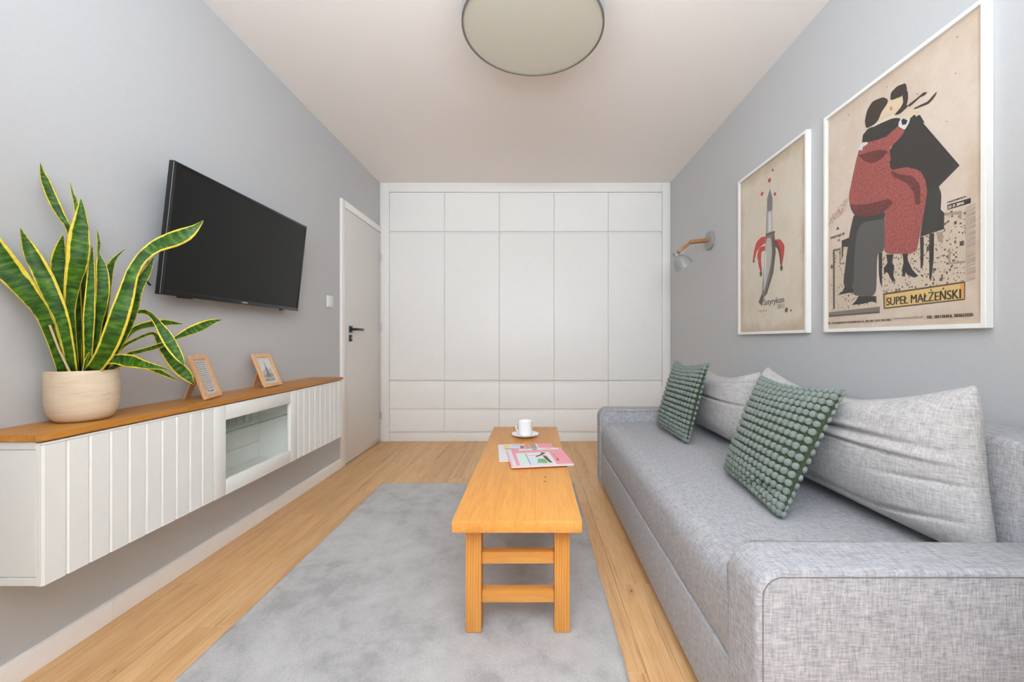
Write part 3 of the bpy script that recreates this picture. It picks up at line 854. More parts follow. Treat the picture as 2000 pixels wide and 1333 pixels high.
# light switch
sw = thing('light_switch', 'white square light switch on the grey wall left of the door', 'light switch', (XL, 3.045, 1.247))
mk('frame_plate', box(B(), XL, XL + 0.010, 3.003, 3.088, 1.245, 1.331, 0.003), M['white'], sw)
mk('rocker', box(B(), XL + 0.010, XL + 0.014, 3.017, 3.074, 1.260, 1.317, 0.0018), M['white'], sw)

# ================================================================ built-in wardrobe
WX = [-1.420, -0.876, -0.334, 0.2076, 0.744, 1.276]
w = thing('wardrobe', 'white built-in wardrobe filling the whole back wall of the room', 'wardrobe', (-0.08, 4.35, 0))
bm = B()
for za, zb in ((0.0, 0.10), (0.575, 0.59), (2.075, 2.085), (2.45, ZC - 0.001)):
    box(bm, XL + 0.002, XR - 0.002, YW + 0.030, YB - 0.002, za, zb)
for x in WX:
    box(bm, x - 0.009, x + 0.009, YW + 0.030, YB - 0.002, 0.0, ZC - 0.001)
box(bm, XL + 0.002, XR - 0.002, YB - 0.02, YB - 0.002, 0.0, ZC - 0.001)
box(bm, XL + 0.002, XR - 0.002, YW + 0.022, YW + 0.034, 0.0, ZC - 0.001)
mk('carcass', bm, M['wardrobe'], w)
mk('side_stile', box(B(), XL + 0.002, WX[0] - 0.002, YW - 0.004, YW + 0.022, 0.0, ZC - 0.001, 0.0015), M['wardrobe'], w)
mk('side_stile', box(B(), WX[5] + 0.002, XR - 0.002, YW - 0.004, YW + 0.022, 0.0, ZC - 0.001, 0.0015), M['wardrobe'], w)
mk('top_rail', box(B(), WX[0], WX[5], YW - 0.004, YW + 0.022, 2.466, ZC - 0.001, 0.0015), M['wardrobe'], w)
mk('plinth', box(B(), WX[0], WX[5], YW, YW + 0.022, 0.0, 0.084, 0.0015), M['wardrobe'], w)
G = 0.0014


def front(name, i, z0, z1, top_grip=0.0, bottom_grip=0.0):
    a, b = WX[i] + G, WX[i + 1] - G
    y = YW
    pts = [(y, z0 + bottom_grip), (y, z1 - top_grip), (y + 0.002 + 0.70 * top_grip, z1), (y + 0.021, z1), (y + 0.021, z0), (y + 0.002 + 0.70 * bottom_grip, z0)]
    bm = prism(B(), pts, 'X', a, b)
    bmesh.ops.bevel(bm, geom=[e for e in bm.edges], offset=0.0008, segments=1, affect='EDGES')
    return mk(name, bm, M['wardrobe'], w, angle=25)


for i in range(5):
    front('upper_door', i, 2.080, 2.4625, 0.0, 0.0)
    front('tall_door', i, 0.605, 2.0765, 0.026, 0.0)
    front('drawer_front', i, 0.3225, 0.598, 0.026, 0.0)
    front('drawer_front', i, 0.100, 0.3195, 0.024, 0.0)

# ================================================================ wall cabinets on the left
CXF, CZ0, CZ1 = -1.300, 0.347, 0.730     # door faces, underside, top
CXD = CXF - 0.020


def carcass(bm, y0, y1, hollow=False):
    xb = XL + 0.001
    if not hollow:
        box(bm, xb, CXD - 0.001, y0, y1, CZ0, CZ1, 0.001, 1)
        return
    t = 0.014
    box(bm, xb, CXD - 0.001, y0, y1, CZ0, CZ0 + t)
    box(bm, xb, CXD - 0.001, y0, y1, CZ1 - t, CZ1)
    box(bm, xb, CXD - 0.001, y0, y0 + t, CZ0 + t, CZ1 - t)
    box(bm, xb, CXD - 0.001, y1 - t, y1, CZ0 + t, CZ1 - t)
    box(bm, xb, xb + 0.006, y0 + t, y1 - t, CZ0 + t, CZ1 - t)


def board_door(cab, y0, y1, n):
    """door of upright boards with chamfered long edges"""
    d = mk('door', box(B(), CXD, CXF - 0.008, y0, y1, CZ0 - 0.001, CZ1 - 0.004, 0.001, 1), M['white'], cab)
    w_ = (y1 - y0) / n
    for k in range(n):
        a, b = y0 + k * w_ + 0.0002, y0 + (k + 1) * w_ - 0.0002
        c = 0.0045
        pts = [(CXF - 0.008, a), (CXF - 0.0045, a), (CXF, a + c), (CXF, b - c), (CXF - 0.0045, b), (CXF - 0.008, b)]
        mk('board', prism(B(), pts, 'Z', CZ0 - 0.001, CZ1 - 0.010), M['white'], d, smooth=False)
    mk('edge_strip', box(B(), CXF - 0.008, CXF + 0.0008, y0, y1, CZ1 - 0.0095, CZ1 - 0.003, 0.001, 1), M['white'], d)
    return d


cab1 = thing('wall_cabinet', 'white wall cabinet with grooved board door under the plant pot', 'cabinet', (-1.41, 1.38, CZ0))
bm = carcass(B(), 1.100, 1.668) or None
bm = B()
carcass(bm, 1.100, 1.6685)
mk('carcass', bm, M['white'], cab1)
bm = box(B(), XL + 0.001, CXD - 0.001, 1.088, 1.0995, CZ0 + 0.022, CZ1 - 0.022, 0.0015, 1)
mk('side_panel', bm, M['white'], cab1)
mk('side_rail', box(B(), XL + 0.001, CXD - 0.001, 1.086, 1.0995, CZ1 - 0.0205, CZ1, 0.001, 1), M['white'], cab1)
mk('side_rail', box(B(), XL + 0.001, CXD - 0.001, 1.086, 1.0995, CZ0, CZ0 + 0.0205, 0.001, 1), M['white'], cab1)
board_door(cab1, 1.086, 1.6685, 10)

cab2 = thing('wall_cabinet', 'white wall cabinet with a glazed door, middle of the three wall cabinets', 'cabinet', (-1.41, 1.96, CZ0))
bm = B()
carcass(bm, 1.670, 2.262, True)
mk('carcass', bm, M['white'], cab2)
bm = B()
xb = XL + 0.0075
for k in range(4):     # back boards seen through the pane
    za = CZ0 + 0.0145 + k * 0.0885
    box(bm, xb, xb + 0.004, 1.6845, 1.964, za, za + 0.0875, 0.001, 1)
    box(bm, xb, xb + 0.004, 1.967, 2.2475, za, za + 0.0875, 0.001, 1)
mk('back_boards', bm, M['white'], cab2)
fw = 0.064
dz0, dz1 = CZ0 - 0.003, CZ1 - 0.004
d = None
gy0, gy1 = 1.6710, 2.2610
bm = B()
box(bm, CXD, CXF, gy0, gy0 + fw, dz0, dz1, 0.002)
box(bm, CXD, CXF, gy1 - fw, gy1, dz0, dz1, 0.002)
box(bm, CXD, CXF, gy0 + fw, gy1 - fw, dz0, dz0 + fw, 0.002)
box(bm, CXD, CXF, gy0 + fw, gy1 - fw, dz1 - fw, dz1, 0.002)
d = mk('door_frame', bm, M['white'], cab2)
mk('glass_pane', box(B(), CXD + 0.005, CXD + 0.008, gy0 + fw - 0.001, gy1 - fw + 0.001, dz0 + fw - 0.001, dz1 - fw + 0.001), M['glass'], d, smooth=False)
SZ = 0.598
mk('glass_shelf', box(B(), XL + 0.0125, CXD - 0.006, 1.6845, 2.2475, SZ, SZ + 0.005), M['shelf_glass'], cab2, smooth=False)
mk('shelf_edge', box(B(), CXD - 0.0058, CXD - 0.0045, 1.6845, 2.2475, SZ, SZ + 0.005), M['glass_edge'], cab2, smooth=False)

cab3 = thing('wall_cabinet', 'white wall cabinet with grooved board door nearest the room door', 'cabinet', (-1.41, 2.53, CZ0))
bm = B()
carcass(bm, 2.264, 2.798)
mk('carcass', bm, M['white'], cab3)
board_door(cab3, 2.264, 2.798, 9)

# tumblers on the glass shelf
proto = None
for r in range(2):
    for k in range(7):
        x, y = -1.380 - 0.062 * r, 1.735 + 0.049 * k + 0.012 * r
        if proto is None:
            z0 = SZ + 0.0055
            t = thing('tumbler', 'small clear glass tumbler on the glass shelf inside the glazed cabinet', 'glass', (x, y, z0), 'clear tumblers in the glazed cabinet')
            mk('body', lathe(B(), [(0, 0.006), (0.016, 0.006), (0.0195, 0.074), (0.0205, 0.075), (0.0215, 0.074), (0.018, 0.001), (0.016, 0.0), (0, 0)], 14, (x, y, z0)), M['tumbler'], t, angle=50)
            proto = t
        else:
            t = proto.copy()
            COL.objects.link(t)
            t.location = (x, y, SZ + 0.0055)
            for ch in proto.children:
                c = ch.copy()
                COL.objects.link(c)
                c.parent = t

# oak top board
outline = [(XL + 0.001, 1.078), (-1.306, 1.078), (-1.300, 1.084), (-1.2955, 1.10), (-1.297, 1.6), (-1.2955, 2.2), (-1.2965, 2.80), (-1.303, 2.806), (XL + 0.001, 2.806)]
bm = prism(B(), outline, 'Z', CZ1 + 0.001, 0.7485)
bmesh.ops.bevel(bm, geom=list(bm.edges), offset=0.0022, segments=2, affect='EDGES')
tag(mk('worktop', bm, M['counter']), 'long honey brown oak board lying on the white wall cabinets', 'worktop')
TOP = 0.749

# ================================================================ television
tv = thing('television', 'black flat television tilted down on the grey wall above the cabinets', 'television', (-1.47, 2.045, 1.16))
th = math.radians(6.2)
ex = Vector((math.cos(th), 0, -math.sin(th)))       # out of the screen
ey = Vector((0, 1, 0))
ez = Vector((math.sin(th), 0, math.cos(th)))
bs = Vector((-1.440, 1.582, 1.178)) - ex * 0.024
H, W = 0.521, 0.927
bm = obox(B(), bs - ex * 0.008 + ez * 0.02 + ey * 0.03, ex, ey, ez, 0.010, W - 0.06, H - 0.04, 0.003)
mk('back_shell', bm, M['tv_body'], tv)
bm = B()
bz = 0.011
obox(bm, bs + ex * 0.0020, ex, ey, ez, 0.0220, bz, H, 0.0015)
obox(bm, bs + ex * 0.0020 + ey * (W - bz), ex, ey, ez, 0.0220, bz, H, 0.0015)
obox(bm, bs + ex * 0.0020 + ey * bz, ex, ey, ez, 0.0220, W - 2 * bz, 0.018, 0.0015)
obox(bm, bs + ex * 0.0020 + ey * bz + ez * (H - bz), ex, ey, ez, 0.0220, W - 2 * bz, bz, 0.0015)
bezel = mk('bezel', bm, M['tv_body'], tv)
mk('edge_trim', obox(B(), bs + ex * 0.0215 + ey * -0.0008 + ez * 0.004, ex, ey, ez, 0.0022, 0.0008, H - 0.008), M['steel'], tv)
mk('screen', obox(B(), bs + ex * 0.0130 + ey * bz + ez * 0.018, ex, ey, ez, 0.0085, W - 2 * bz, H - 0.018 - bz), M['screen'], tv, smooth=False)
mk('logo', obox(B(), bs + ex * 0.0241 + ey * (W * 0.5 - 0.02) + ez * 0.007, ex, ey, ez, 0.0006, 0.040, 0.0055), M['logo'], bezel, smooth=False)
for f, s in ((0.10, 0.07), (0.83, 0.024)):
    mk('sensor_bump', obox(B(), bs + ex * 0.004 + ey * (W * f) - ez * 0.006, ex, ey, ez, 0.014, s, 0.008, 0.003), M['tv_body'], tv)
bm = B()
box(bm, XL + 0.001, XL + 0.008, 1.86, 2.22, 1.36, 1.52, 0.002)
box(bm, XL + 0.008, -1.455, 1.90, 1.93, 1.34, 1.54, 0.002)
box(bm, XL + 0.008, -1.455, 2.15, 2.18, 1.34, 1.54, 0.002)
mk('wall_mount', bm, M['black'], tv)
pts = []
for k in range(13):
    a = math.pi * k / 12
    pts.append((-1.487, 1.592 - 0.019 * math.sin(a), 1.26 + 0.045 * math.cos(a)))
mk('cable', tube(B(), pts, 0.0035, 8), M['black'], tv)

# ================================================================ plant
PX, PY = -1.419, 1.292
pot = thing('potted_snake_plant', 'snake plant with yellow edged leaves in a cream pot on the oak board', 'plant', (PX, PY, TOP))
prof = [(0, 0.0), (0.050, 0.0), (0.060, 0.003), (0.070, 0.012), (0.0785, 0.032), (0.0825, 0.06), (0.0835, 0.10), (0.0825, 0.155), (0.0815, 0.158), (0.079, 0.157),
        (0.077, 0.15), (0.078, 0.10), (0.07, 0.03), (0, 0.02)]
mk('pot', lathe(B(), prof, 48, (PX, PY, TOP)), M['pot'], pot, angle=60)
bm = lathe(B(), [(0, 0.150), (0.04, 0.148), (0.0768, 0.143), (0.0768, 0.135), (0, 0.135)], 24, (PX, PY, TOP))
mk('soil', bm, M['stone_soil'], pot)

FACE = Vector((0.74, -0.66, 0.12)).normalized()


def spline(rows, n):
    """Catmull-Rom through the measured stations"""
    out = []
    m = len(rows) - 1
    for j in range(n + 1):
        x = j / n * m
        i = min(int(x), m - 1)
        f = x - i
        p0, p1, p2, p3 = rows[max(i - 1, 0)], rows[i], rows[i + 1], rows[min(i + 2, m)]
        out.append([0.5 * (2 * b + (c - a) * f + (2 * a - 5 * b + 4 * c - d_) * f * f + (3 * b - a - 3 * c + d_) * f ** 3) for a, b, c, d_ in zip(p0, p1, p2, p3)])
    return out


for li, row in enumerate(LEAVES):
    # the foot of every leaf starts inside the pot
    r0 = list(row[0])
    dx, dy = r0[0] - PX, r0[1] - PY
    l = math.hypot(dx, dy)
    if l > 0.058:
        r0[0], r0[1] = PX + dx * 0.058 / l, PY + dy * 0.058 / l
    r0[2] = TOP + 0.149
    rows = [tuple(r0)] + row[1:]
    n = 22
    st = spline(rows, n)
    bm = B()
    uvl = bm.loops.layers.uv.new('UVMap')
    cross_n = 6
    cup = 0.25 if li not in (8, 9) else 0.16
    grid = []
    prevW = None
    for j, s in enumerate(st):
        p = Vector(s[:3])
        T = (Vector(st[min(j + 1, n)][:3]) - Vector(st[max(j - 1, 0)][:3])).normalized()
        Wd = T.cross(FACE)
        if Wd.length < 0.25 and prevW is not None:
            Wd = prevW
        Wd.normalize()
        if prevW is not None and Wd.dot(prevW) < 0:
            Wd = -Wd
        prevW = Wd
        N = Wd.cross(T).normalized()
        if N.dot(FACE) < 0:
            N = -N
        h = max(s[3], 0.0006)
        wav = 0.12 * h * math.sin(j * 0.9 + li)
        rowv = []
        for q in range(cross_n + 1):
            a = q / cross_n * 2 - 1
            rowv.append(p + Wd * (a * h) + N * (cup * h * (a * a) - cup * 0.3 * h + wav * a))
        for k in range(len(rowv)):      # stay clear of the wall
            rowv[k].x = max(rowv[k].x, XL + 0.004 + 0.001 * abs(k - 3))
        grid.append(rowv)
    fr = [[bm.verts.new(c) for c in r_] for r_ in grid]
    for j in range(n):
        for q in range(cross_n):
            f = bm.faces.new((fr[j][q], fr[j][q + 1], fr[j + 1][q + 1], fr[j + 1][q]))
            for lp, (uu, vv) in zip(f.loops, ((q, j), (q + 1, j), (q + 1, j + 1), (q, j + 1))):
                lp[uvl].uv = (uu / cross_n, vv / n * 1.0)
    o = mk('leaf', bm, M['leaf'], pot, angle=180)
    so = o.modifiers.new('thickness', 'SOLIDIFY')
    so.thickness = 0.0022
    so.offset = 0
sk = [(-1.405, 1.245, 0.898), (-1.418, 1.225, 0.972), (-1.428, 1.210, 1.045)]
mk('dry_stalk', tube(B(), sk, [0.0028, 0.0024, 0.003], 8), M['stalk'], pot)

# ================================================================ small picture frames on the board


def easel_frame(label, A, Bp, h, lean, kind):
    A, Bp = Vector((*A, TOP)), Vector((*Bp, TOP))
    e1 = (Bp - A).normalized()
    w_ = (Bp - A).length
    nh = Vector((e1.y, -e1.x, 0))                 # horizontal facing direction, away from the wall
    c, s = math.cos(lean), math.sin(lean)
    e2 = Vector((-nh.x * s, -nh.y * s, c))
    n = e1.cross(e2).normalized()
    if n.dot(nh) < 0:
        n = -n
    base = (A + Bp) / 2
    t = thing('picture_frame', label, 'picture frame', base, 'pine picture frames on the oak board')
    fwid, dep = 0.020, 0.012
    O = A - n * dep + Vector((0, 0, dep * s + 0.0005))
    axes = (e1, e2, n)
    bm = B()
    obox(bm, O, *axes, fwid, h, dep, 0.001, 1)
    obox(bm, O + e1 * (w_ - fwid), *axes, fwid, h, dep, 0.001, 1)
    obox(bm, O + e1 * fwid, *axes, w_ - 2 * fwid, fwid, dep, 0.001, 1)
    obox(bm, O + e1 * fwid + e2 * (h - fwid), *axes, w_ - 2 * fwid, fwid, dep, 0.001, 1)
    mk('frame', bm, M['frame_wood'], t)
    mk('backing', obox(B(), O + e1 * 0.006 + e2 * 0.006 - n * 0.0035, *axes, w_ - 0.012, h - 0.012, 0.003), M['frame_wood'], t, smooth=False)
    mk('paper', obox(B(), O + e1 * fwid + e2 * fwid + n * 0.003, *axes, w_ - 2 * fwid, h - 2 * fwid, 0.002), M['paper_c'], t, smooth=False)
    iw, ih = w_ - 2 * fwid, h - 2 * fwid
    pr = Print(O + e1 * fwid + e2 * fwid + n * 0.0051, e1, e2, n)
    if kind == 'lines':
        rnd = random.Random(3)
        for k in range(13):
            z = ih * (0.92 - k * 0.062)
            x = 0.14 * iw
            while x < 0.84 * iw:
                l_ = rnd.uniform(0.06, 0.16) * iw
                pr.rect('tone' if k % 3 else 'steel', x, z - 0.0034, min(x + l_, 0.88 * iw), z, 0.00001)
                x += l_ + 0.035 * iw
        pr.poly('dark', [(0.28 * iw, 0.07 * ih), (0.36 * iw, 0.07 * ih), (0.33 * iw, 0.14 * ih), (0.28 * iw, 0.13 * ih)])
        pr.poly('steel', [(0.42 * iw, 0.05 * ih), (0.78 * iw, 0.06 * ih), (0.70 * iw, 0.10 * ih), (0.46 * iw, 0.09 * ih)])
    else:
        pr.rect('silver', 0.12 * iw, 0.20 * ih, 0.88 * iw, 0.93 * ih)
        pr.poly('white', [(0.12 * iw, 0.45 * ih), (0.40 * iw, 0.56 * ih), (0.62 * iw, 0.52 * ih), (0.88 * iw, 0.60 * ih), (0.88 * iw, 0.93 * ih), (0.12 * iw, 0.93 * ih)])
        pr.poly('tone', [(0.12 * iw, 0.22 * ih), (0.88 * iw, 0.22 * ih), (0.88 * iw, 0.34 * ih), (0.70 * iw, 0.38 * ih), (0.62 * iw, 0.33 * ih), (0.36 * iw, 0.36 * ih), (0.12 * iw, 0.30 * ih)])
        pr.poly('steel', [(0.36 * iw, 0.24 * ih), (0.68 * iw, 0.24 * ih), (0.66 * iw, 0.36 * ih), (0.60 * iw, 0.38 * ih), (0.59 * iw, 0.60 * ih), (0.555 * iw, 0.64 * ih), (0.545 * iw, 0.74 * ih), (0.52 * iw, 0.88 * ih),
                           (0.495 * iw, 0.74 * ih), (0.485 * iw, 0.64 * ih), (0.45 * iw, 0.60 * ih), (0.44 * iw, 0.38 * ih), (0.38 * iw, 0.36 * ih)])
        pr.text('ink', 'WARSZAWA', 0.12 * iw, 0.07 * ih, 0.88 * iw, 0.19 * ih, 0.0005)
    pr.build('print', t)
    mk('pane', obox(B(), O + e1 * fwid + e2 * fwid + n * 0.0075, *axes, iw, ih, 0.0012), M['pane'], t, smooth=False)
    # easel leg at the back
    top = O + e1 * (w_ * 0.5) + e2 * (h * 0.72) - n * 0.0045
    foot = base - nh * min(0.105, 0.105) + Vector((0, 0, 0.001))
    back = max(foot.x, XL + 0.012)
    foot.x = back
    d1 = (top - foot).normalized()
    side = e1
    nn = side.cross(d1).normalized()
    mk('easel_leg', obox(B(), foot - side * 0.024, side, d1, nn, 0.048, (top - foot).length, 0.003, 0.0005, 1), M['frame_wood'], t)


easel_frame('small pine frame holding a printed text sheet, nearer the plant', (-1.3600, 1.709), (-1.4010, 1.850), 0.194, math.radians(18.5), 'lines')
easel_frame('small pine frame holding a grey tower print, farther from the plant', (-1.3960, 2.141), (-1.3975, 2.288), 0.188, math.radians(22.5), 'tower')

# ================================================================ posters
XF, XP_ = 1.335, 1.347


SOFT_INKS = ('red', 'maroon', 'hair', 'skin', 'blush', 'white', 'scarlet', 'trouser', 'coat', 'silver')


def rounded(pts, q=0.14, times=2):
    """corner cutting, so that drawn outlines curve"""
    for _ in range(times):
        out = []
        for i, a in enumerate(pts):
            c = pts[(i + 1) % len(pts)]
            out.append((a[0] + (c[0] - a[0]) * q, a[1] + (c[1] - a[1]) * q))
            out.append((a[0] + (c[0] - a[0]) * (1 - q), a[1] + (c[1] - a[1]) * (1 - q)))
        pts = out
    return pts


def poster(label, yfar, ynear, z0, z1, paper, shapes, texts, extra=None):
    t = thing('framed_poster', label, 'poster', (XR - 0.012, (yfar + ynear) / 2, z0), 'white framed posters on the right wall')
    m = 0.015
    for (ya, yb, za, zb) in ((ynear, ynear + m, z0, z1), (yfar - m, yfar, z0, z1), (ynear + m, yfar - m, z0, z0 + m), (ynear + m, yfar - m, z1 - m, z1)):
        mk('frame_side', box(B(), XF, XR - 0.0005, ya, yb, za, zb, 0.0012, 1), M['frame_white'], t)
    mk('paper', box(B(), XP_, XP_ + 0.004, ynear + m, yfar - m, z0 + m, z1 - m), paper, t, smooth=False)
    pr = Print((XP_ - 0.0002, yfar, z0), (0, -1, 0), (0, 0, 1), (-1, 0, 0))
    if extra:
        extra(pr, 'under')
    for key, pts in shapes:
        pr.poly(key, rounded(pts) if key in SOFT_INKS else pts)
        if extra:
            extra(pr, key)
    for s, key, (a, b, c, d_) in texts:
        pr.text(key, s, a, b, c, d_, 0.0012 if s.startswith('SUPE') else 0.0009 if s[0] in 'TPE2C-' else 0.0006)
    if extra:
        extra(pr, 'over')
    pr.build('print', t)
    mk('pane', box(B(), XP_ - 0.0085, XP_ - 0.0070, ynear + m, yfar - m, z0 + m, z1 - m), M['pane'], t, smooth=False)


def inside(p, poly):
    c = False
    n = len(poly)
    for i in range(n):
        (x1, y1), (x2, y2) = poly[i], poly[i - 1]
        if (y1 > p[1]) != (y2 > p[1]) and p[0] < (x2 - x1) * (p[1] - y1) / (y2 - y1) + x1:
            c = not c
    return c


state = {'pale': 0}


def couple_extra(pr, key):
    rnd = random.Random(11)
    if key == 'pale':
        # fine printed specks on the pale ground, drawn once both pale fields are down
        state['pale'] += 1
        if state['pale'] < 2:
            return
        fields = [p for k, p in POSTER_COUPLE if k == 'pale']
        for f, cnt in ((fields[0], 330), (fields[1], 120)):
            xs, ys = [p[0] for p in f], [p[1] for p in f]
            pr.k += 0.00002
            i = 0
            while i < cnt:
                p = (rnd.uniform(min(xs), max(xs)), rnd.uniform(min(ys), max(ys)))
                if not inside(p, f):
                    continue
                i += 1
                r_ = rnd.choice([0.0016, 0.0018, 0.0022, 0.0028]) * (2.4 if i % 26 == 0 else 1)
                pr.rect('dark', p[0] - r_, p[1] - r_ * rnd.uniform(0.7, 1.6), p[0] + r_, p[1] + r_, 0.0000002)
        x1 = max(p[0] for p in fields[0])
        y0, y1 = min(p[1] for p in fields[0]), max(p[1] for p in fields[0])
        for k in range(64):     # hatching beside the right-hand block
            y = y0 + (y1 - y0 - 0.01) * k / 63
            pr.poly('tone', [(x1 + 0.001, y), (x1 + 0.030, y + 0.005 + rnd.uniform(-0.002, 0.002)), (x1 + 0.030, y + 0.0066), (x1 + 0.001, y + 0.0018)], 0.0000002)
    if key == 'over':
        spray = [(0.02, 0.478), (0.055, 0.50), (0.09, 0.505), (0.135, 0.555), (0.125, 0.575), (0.08, 0.545), (0.045, 0.53), (0.02, 0.50)]
        i = 0
        pr.k += 0.00002
        while i < 130:
            p = (rnd.uniform(0.02, 0.14), rnd.uniform(0.47, 0.58))
            if inside(p, spray):
                i += 1
                r_ = rnd.uniform(0.0008, 0.0017)
                pr.rect('red', p[0] - r_, p[1] - r_, p[0] + r_, p[1] + r_, 0.0000002)
        for k in range(26):     # loose flecks on the bare paper
            p = (rnd.uniform(0.03, 0.64), rnd.uniform(0.50, 0.93))
            r_ = rnd.uniform(0.001, 0.0022)
            pr.rect('dark', p[0] - r_, p[1] - r_, p[0] + r_, p[1] + r_, 0.0000002)


poster('large white framed poster of an embracing couple in red and black, nearer the camera', 1.8836, 1.2081, 1.036, 2.020, M['paper_a'], POSTER_COUPLE, POSTER_COUPLE_TEXT, couple_extra)
poster('white framed poster of a grey blade with red flaps, between wall lamp and couple poster', 2.670, 2.000, 1.036, 2.032, M['paper_b'], POSTER_BLADE, POSTER_BLADE_TEXT)

# ================================================================ wall lamp
lx, ly, lz = XR, 3.135, 1.764
wl = thing('wall_lamp', 'grey wall lamp with a jointed wooden arm beside the blade poster', 'lamp', (lx - 0.005, ly, lz))
mk('wall_plate', lathe(B(), [(0, 0), (0.072, 0), (0.072, 0.014), (0.066, 0.022), (0.03, 0.026), (0, 0.026)], 32, (lx - 0.0005, ly, lz), (-1, 0, 0)), M['lamp_grey'], wl)
mk('bracket', box(B(), lx - 0.056, lx - 0.024, ly - 0.012, ly + 0.012, lz - 0.014, lz + 0.014, 0.004), M['steel'], wl)
E0, E1, E2 = Vector((lx - 0.035, ly, lz + 0.001)), Vector((1.208, ly, 1.752)), Vector((1.118, ly, 1.680))


def bar_pair(name, a, b, gap, wd, hh):
    bm = B()
    d_ = (b - a).normalized()
    side = Vector((0, 1, 0))
    up = d_.cross(side).normalized()
    for s in (-1, 1):
        c0 = a - d_ * 0.012 + side * (s * gap - wd / 2) - up * (hh / 2)
        obox(bm, c0, d_, side, up, (b - a).length + 0.024, wd, hh, 0.003)
    for f in (0.5,):
        c0 = a + d_ * ((b - a).length * f - 0.012) - side * gap - up * (hh / 2 - 0.003)
        obox(bm, c0, d_, side, up, 0.024, gap * 2, hh - 0.006, 0.001)
    return mk(name, bm, M['lamp_wood'], wl)


bar_pair('upper_arm', E0, E1, 0.019, 0.009, 0.026)
bar_pair('lower_arm', E1, E2, 0.0095, 0.0085, 0.024)
for e, wd in ((E0, 0.030), (E1, 0.030), (E2, 0.022)):
    mk('joint_bolt', tube(B(), [e - Vector((0, wd, 0)), e + Vector((0, wd, 0))], 0.0065, 12), M['steel'], wl)
ax = Vector((0.074, 0.0, -0.106)).normalized()
S0 = Vector((1.083, ly, 1.672))
mk('socket', lathe(B(), [(0, -0.004), (0.017, -0.004), (0.019, 0.0), (0.019, 0.034), (0.024, 0.038), (0, 0.038)], 20, S0, ax), M['lamp_grey'], wl)
mk('swivel', tube(B(), [E2, E2 + Vector((-0.012, 0, -0.004)), S0 + ax * 0.012], 0.006, 10), M['steel'], wl)
prof = [(0.020, 0.034), (0.030, 0.040), (0.048, 0.058), (0.062, 0.083), (0.070, 0.110), (0.074, 0.135), (0.0725, 0.1355), (0.0685, 0.110), (0.0605, 0.084), (0.0465, 0.060), (0.029, 0.042), (0.02, 0.037)]
mk('shade', lathe(B(), prof, 36, S0, ax, True), M['lamp_grey'], wl, angle=50)
mk('bulb', lathe(B(), [(0, 0.04), (0.013, 0.042), (0.014, 0.06), (0.026, 0.085), (0.028, 0.098), (0.02, 0.115), (0, 0.122)], 20, S0, ax), M['porcelain'], wl)

# ================================================================ ceiling lamp
zc0 = 2.320
cl = thing('ceiling_lamp', 'large round grey drum lamp with a pale diffuser on the ceiling', 'lamp', (0.0, 1.742, ZC))
R_ = 0.299
mk('shade', lathe(B(), [(R_, zc0), (R_, zc0 + 0.20), (R_ - 0.004, zc0 + 0.20), (R_ - 0.004, zc0)], 96, (0, 1.742, 0), (0, 0, 1), True), M['shade'], cl)
mk('rim', lathe(B(), [(R_ + 0.001, zc0 - 0.003), (R_ + 0.001, zc0 + 0.004), (R_ - 0.006, zc0 + 0.004), (R_ - 0.006, zc0 - 0.003)], 96, (0, 1.742, 0), (0, 0, 1), True), M['rim'], cl)
mk('diffuser', lathe(B(), [(0, zc0 + 0.002), (R_ - 0.0065, zc0 + 0.002), (R_ - 0.0065, zc0 + 0.005), (0, zc0 + 0.005)], 96, (0, 1.742, 0)), M['diffuser'], cl)
bm = lathe(B(), [(0, zc0 + 0.20), (0.055, zc0 + 0.20), (0.06, ZC), (0, ZC)], 24, (0, 1.742, 0))
for k in range(3):
    a = 2 * math.pi * k / 3
    tube(bm, [(0.05 * math.cos(a), 1.742 + 0.05 * math.sin(a), zc0 + 0.21), ((R_ - 0.005) * math.cos(a), 1.742 + (R_ - 0.005) * math.sin(a), zc0 + 0.195)], 0.003, 6)
mk('mount', bm, M['steel'], cl)

# ================================================================ rug
RX0, RX1, RY0, RY1 = -1.045, 0.283, 0.86, 2.845
bm = B()
nx, ny = 90, 130
from mathutils import noise as mnoise
g = []
for j in range(ny + 1):
    r_ = []
    for i in range(nx + 1):
        x, y = RX0 + (RX1 - RX0) * i / nx, RY0 + (RY1 - RY0) * j / ny
        e = min(i, nx - i, j, ny - j)
        z = 0.0115 + 0.0012 * mnoise.noise(Vector((x * 6, y * 6, 0.3))) + 0.0005 * mnoise.noise(Vector((x * 40, y * 40, 1.3)))
        if e == 0:
            x += 0.0025 * mnoise.noise(Vector((x * 30, y * 30, 5)))
            y += 0.0025 * mnoise.noise(Vector((x * 30, y * 30, 9)))
            z = 0.007
        r_.append(bm.verts.new((x, y, z)))
    g.append(r_)
for j in range(ny):
    for i in range(nx):
        bm.faces.new((g[j][i], g[j][i + 1], g[j + 1][i + 1], g[j + 1][i]))
ring = [g[0][i] for i in range(nx + 1)] + [g[j][nx] for j in range(1, ny + 1)] + [g[ny][i] for i in range(nx - 1, -1, -1)] + [g[j][0] for j in range(ny - 1, 0, -1)]
low = [bm.verts.new((v.co.x, v.co.y, 0.0006)) for v in ring]
for i in range(len(ring)):
    q = (i + 1) % len(ring)
    bm.faces.new((ring[i], low[i], low[q], ring[q]))
bm.faces.new(low)
tag(mk('rug', bm, M['rug'], angle=180), 'soft grey short pile rug under the wooden coffee table', 'rug')
RT = 0.0125

